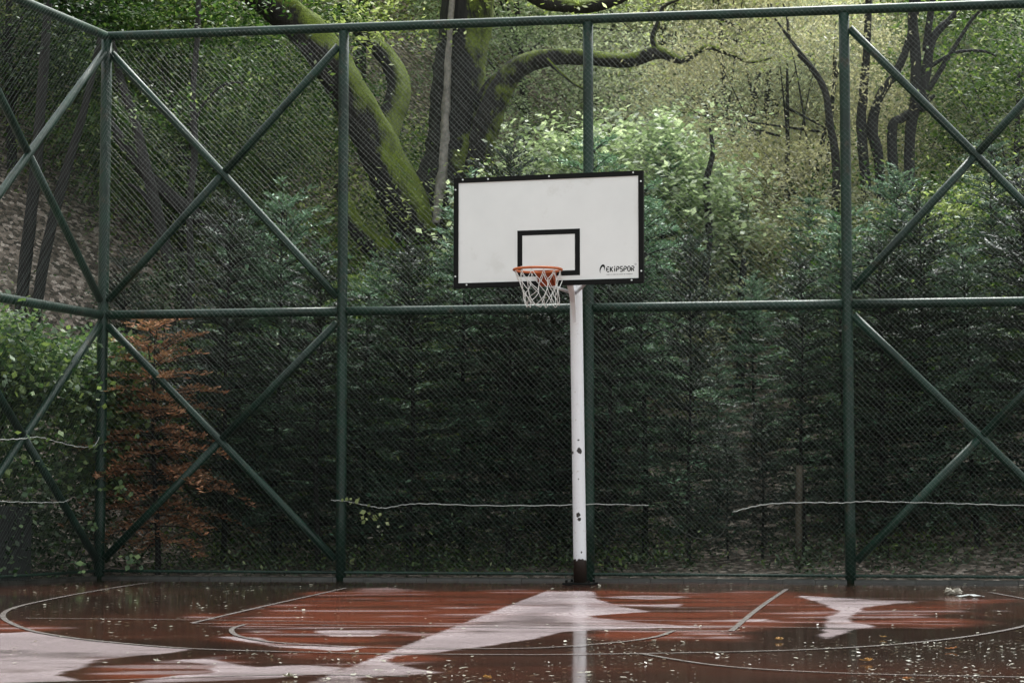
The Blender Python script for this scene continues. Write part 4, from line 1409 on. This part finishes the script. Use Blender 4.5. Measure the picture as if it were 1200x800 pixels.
thicket("undergrowth", 420, 110, 560, 26.5, 36, .4, 2.2, "leaf_mid", .085, "leafy green thicket covering the slope", 101, ((-200, 200, 30),))
thicket("undergrowth", 230, -60, 330, 30.5, 37, .8, 3.2, "leaf_mid", .085, "leafy green thicket high on the bank beyond the fence corner", 107)
thicket("undergrowth", 160, -100, 520, 31, 40, .6, 2.4, "leaf_yellow", .09, "bright yellow green thicket high on the slope", 102)
thicket("undergrowth", 620, 790, 1010, 27.0, 38, .3, 2.3, "leaf_olive", .06, "dry olive brown thicket on the slope", 103, ((815, 905, 29.5),))
thicket("undergrowth", 420, 560, 1150, 28.0, 42, .6, 2.4, "leaf_pale", .07, "pale thicket on the slope", 104, ((815, 905, 30),))
thicket("undergrowth", 380, 960, 1330, 26, 36, .4, 2.4, "leaf_mid", .085, "leafy green thicket on the slope", 105)
thicket("undergrowth", 260, 1000, 1330, 25.6, 29.5, .5, 3.0, "leaf_mid", .075, "fresh green thicket just up the slope behind the second braced panel", 108)
thicket("undergrowth", 200, 980, 1330, 29, 40, .6, 2.6, "leaf_pale", .085, "bright yellow green thicket on the slope", 106)

V = []
for q_ in range(520):
    t, dd = rng.uniform(CORNER_T, 8), rng.uniform(.45, 3.2)
    p = FP0 + FU * t - FN * dd
    pxx = 600 + p.x / p.y * FPX
    if 825 < pxx < 905 and rng.random() < .8:
        continue
    hh = rng.uniform(.15, .55)
    V.append(leaves_at(np.array([p.x, p.y, tz(p.x, p.y) + hh * .5]) + rng.normal(size=(40, 3)) * np.array([.2, .2, hh * .4]), rng, .055, .4))
for q_ in range(230):
    t, dd = rng.uniform(-1.4, 3.2), rng.uniform(.22, 1.3)
    p = CORNER + LU * t - LN * dd
    V.append(leaves_at(np.array([p.x, p.y, tz(p.x, p.y) + rng.uniform(.02, 1.25)]) + rng.normal(size=(46, 3)) * np.array([.17, .17, .13]), rng, .065, .4, .65))
tag(link_mesh("ground_cover", np_mesh("ground_cover", np.concatenate(V), 4), M["leaf_dark"]), "dark leafy ground cover under the conifers", kind="stuff")

# wooden stake behind the fence
m = MB()
a, b = at_depth(934, 628, 23.6), at_depth(937, 545, 23.6)
a.z = tz(a.x, a.y) - .1
m.tube([a, a.lerp(b, .35) + Vector((.008, 0, 0)), a.lerp(b, .7), b], [.042, .040, .041, .038], 9, rough=.06, rng=random.Random(2))
tag(m.build("wooden_stake", M["post_wood"], smooth=True), "weathered wooden stake among the conifers behind the fence", "stake")

# ------------------------------------------------------------------ leaf litter and rubbish on the court
rng = np.random.default_rng(21)


def flat_leaves(P, rng, smin, smax):
    n = len(P)
    nrm = unit(np.array([0, 0, 1.0]) + rng.normal(size=(n, 3)) * .13)
    a = unit(np.cross(nrm, rng.normal(size=(n, 3))))
    b = np.cross(nrm, a)
    s_ = smin + (smax - smin) * rng.random((n, 1)) ** 2.2
    return rhombs(P, a * s_ * .5, b * s_ * .5 * rng.uniform(.35, .8, size=(n, 1)), rng.uniform(-.2, .2))


def scatter_px(n, x0, x1, y0, y1, rng, cl=None):
    out = []
    while len(out) < n:
        px, py = rng.uniform(x0, x1), rng.uniform(y0, y1)
        g_ = on_ground(px, py)
        dens = vnoise(np.array([g_.x * 1.6]), np.array([g_.y * .9]), 51)[0]
        if rng.random() > np.clip((dens - .2) * 1.8, 0.05, 1):
            continue
        if (g_ - FP0).dot(FN) < .15 or (g_ - CORNER).dot(LN) < .15:
            continue
        out.append((g_.x, g_.y, 0.009))
    return np.array(out)


V = [flat_leaves(scatter_px(1500, 690, 1240, 750, 806, rng), rng, .006, .032), flat_leaves(scatter_px(300, 380, 760, 770, 806, rng), rng, .010, .045),
     flat_leaves(scatter_px(700, -20, 1220, 690, 770, rng), rng, .010, .045), flat_leaves(scatter_px(220, 20, 420, 690, 730, rng), rng, .012, .05),
     flat_leaves(scatter_px(160, -20, 420, 740, 806, rng), rng, .010, .035), flat_leaves(scatter_px(200, 60, 1220, 683, 694, rng), rng, .02, .07),
     flat_leaves(np.stack([rng.uniform(-5, 8, 500), rng.uniform(-8, 9.5, 500), np.full(500, .009)], -1), rng, .012, .05)]
tag(link_mesh("leaf_litter", np_mesh("leaf_litter", np.concatenate(V), 4), M["litter"]), "pale specks of fallen leaves scattered over the wet court", kind="stuff")


def fallen(px, py, size, label, mat="leaf_orange"):
    c = on_ground(px, py, .010)
    m_ = MB()
    rr_ = random.Random(int(px))
    n_ = 12
    a0 = rr_.uniform(0, 6)
    size *= 0.62
    ring_ = []
    for i in range(n_):
        th = a0 + 2 * math.pi * i / n_
        r_ = size * .5 * (1.0 if i % 2 == 0 else .55) * rr_.uniform(.85, 1.15)
        ring_.append((c.x + r_ * math.cos(th), c.y + r_ * .8 * math.sin(th), c.z + rr_.uniform(0, .35) * size))
    m_.add([(c.x, c.y, c.z)] + ring_, [(0, 1 + i, 1 + (i + 1) % n_) for i in range(n_)])
    m_.tube([(c.x, c.y, c.z + .002), (c.x + size * .9 * math.cos(a0 + .3), c.y + size * .9 * math.sin(a0 + .3), c.z + .006)], .0018, 4)
    tag(m_.build("fallen_leaf", M[mat]), label, "leaf", "large fallen leaves on the court")


fallen(913, 749, .085, "orange fallen leaf on the wet court inside the three point line below the key's corner")
fallen(1117, 760, .08, "orange fallen leaf on dark water just outside the curved line")
fallen(1034, 746, .07, "yellow fallen leaf just inside the curved line past the sharp puddle edge", "leaf_orange")
fallen(1018, 774, .085, "rusty fallen leaf amid the pale specks on dark water")
fallen(1063, 796, .08, "orange fallen leaf lowest in view on the dark water")
fallen(338, 792, .10, "large buff fallen leaf lying on the lowest thin line", "litter")
fallen(184, 774, .07, "buff fallen leaf at the top of the oval reddish puddle", "litter")
fallen(571, 794, .075, "dark curled fallen leaf on dark water below the diagonal pale strip", "leaf_orange")

# rubbish by the fence foot
m = MB()
c = on_ground(1117, 697)
rr = random.Random(8)
for (dx, w, h_) in ((-.04, .04, .03), (.035, .045, .028), (.0, .04, .02)):
    pts = []
    nn = 9
    vs, fs = [], []
    for j in range(5):
        for i in range(nn):
            th = 2 * math.pi * i / nn
            r_ = w * (0.55 + .5 * math.sin(math.pi * (j + .6) / 5)) * rr.uniform(.75, 1.2)
            vs.append((c.x + dx + r_ * math.cos(th), c.y + r_ * math.sin(th), .004 + h_ * 2 * j / 4 * rr.uniform(.85, 1.1) if j else .004))
    for j in range(4):
        for i in range(nn):
            i2 = (i + 1) % nn
            fs.append((j * nn + i, j * nn + i2, j * nn + nn + i2, j * nn + nn + i))
    fs.append(tuple(4 * nn + i for i in range(nn)))
    m.add(vs, fs)
tag(m.build("crumpled_paper", M["litter_paper"]), "crumpled buff paper lump lying at the court edge near the fence foot", "litter")
m = MB()
c = on_ground(1137, 699)
vs, fs = [], []
for j in range(5):
    for i in range(8):
        vs.append((c.x - .11 + .22 * i / 7 + rr.uniform(-.01, .01), c.y - .08 + .16 * j / 4, .006 + rr.uniform(0, .02) * math.sin(math.pi * i / 7)))
for j in range(4):
    for i in range(7):
        fs.append((j * 8 + i, j * 8 + i + 1, j * 8 + 9 + i, j * 8 + 8 + i))
m.add(vs, fs)
tag(m.build("plastic_scrap", M["white_plastic"]), "flat white plastic scrap beside the crumpled paper at the court edge", "litter")

# ------------------------------------------------------------------ light
world = bpy.data.worlds.new("World")
scene.world = world
world.use_nodes = True
nt = world.node_tree
nt.nodes.clear()
out = nt.nodes.new("ShaderNodeOutputWorld")
bg = nt.nodes.new("ShaderNodeBackground")
sky = nt.nodes.new("ShaderNodeTexSky")
sky.sky_type = "NISHITA"
sky.sun_disc = False
SUN_EL, SUN_AZ = R(56), R(22)
sky.sun_elevation = SUN_EL
sky.sun_rotation = SUN_AZ
sky.air_density, sky.dust_density = 1.0, 3.0
hs = nt.nodes.new("ShaderNodeHueSaturation")
hs.inputs["Saturation"].default_value = 0.12
L(nt, sky.outputs[0], hs.inputs["Color"])
# overcast: brightest overhead, duller at the horizon
tc = nt.nodes.new("ShaderNodeTexCoord")
sx = nt.nodes.new("ShaderNodeSeparateXYZ")
L(nt, tc.outputs["Generated"], sx.inputs[0])
gr = ramp(nt, math_n(nt, "MULTIPLY_ADD", sx.outputs[2], 1.0, 0.0, True), [(0.0, (3.42, 3.60, 3.56)), (0.35, (3.42, 3.60, 3.56)), (1.0, (3.65, 3.85, 3.8))])
col = mixc(nt, 1.0, hs.outputs[0], gr.outputs[0], "MULTIPLY")
L(nt, col, bg.inputs["Color"])
bg.inputs["Strength"].default_value = 0.12
L(nt, bg.outputs[0], out.inputs[0])

sd = bpy.data.lights.new("sun", "SUN")
sd.energy = 3.4
sd.angle = R(25)
sd.color = (1.0, 0.995, 0.94)
so = bpy.data.objects.new("sun", sd)
COL.objects.link(so)
# direction towards the sun: Nishita's rotation 0 is +Y, turning towards +X
dv = Vector((math.sin(SUN_AZ) * math.cos(SUN_EL), math.cos(SUN_AZ) * math.cos(SUN_EL), math.sin(SUN_EL)))
so.rotation_euler = dv.to_track_quat("Z", "Y").to_euler()
so.location = (0, 0, 30)

scene.view_settings.view_transform = "Standard"
scene.view_settings.look = "None"
scene.view_settings.exposure = 0
scene.render.engine = "CYCLES"
scene.cycles.max_bounces = 6
scene.cycles.diffuse_bounces = 3
scene.cycles.glossy_bounces = 3
scene.cycles.transmission_bounces = 3
scene.cycles.transparent_max_bounces = 4
scene.cycles.caustics_reflective = False
scene.cycles.caustics_refractive = False
scene.cycles.use_denoising = True
scene.cycles.use_adaptive_sampling = False
scene.render.film_transparent = False
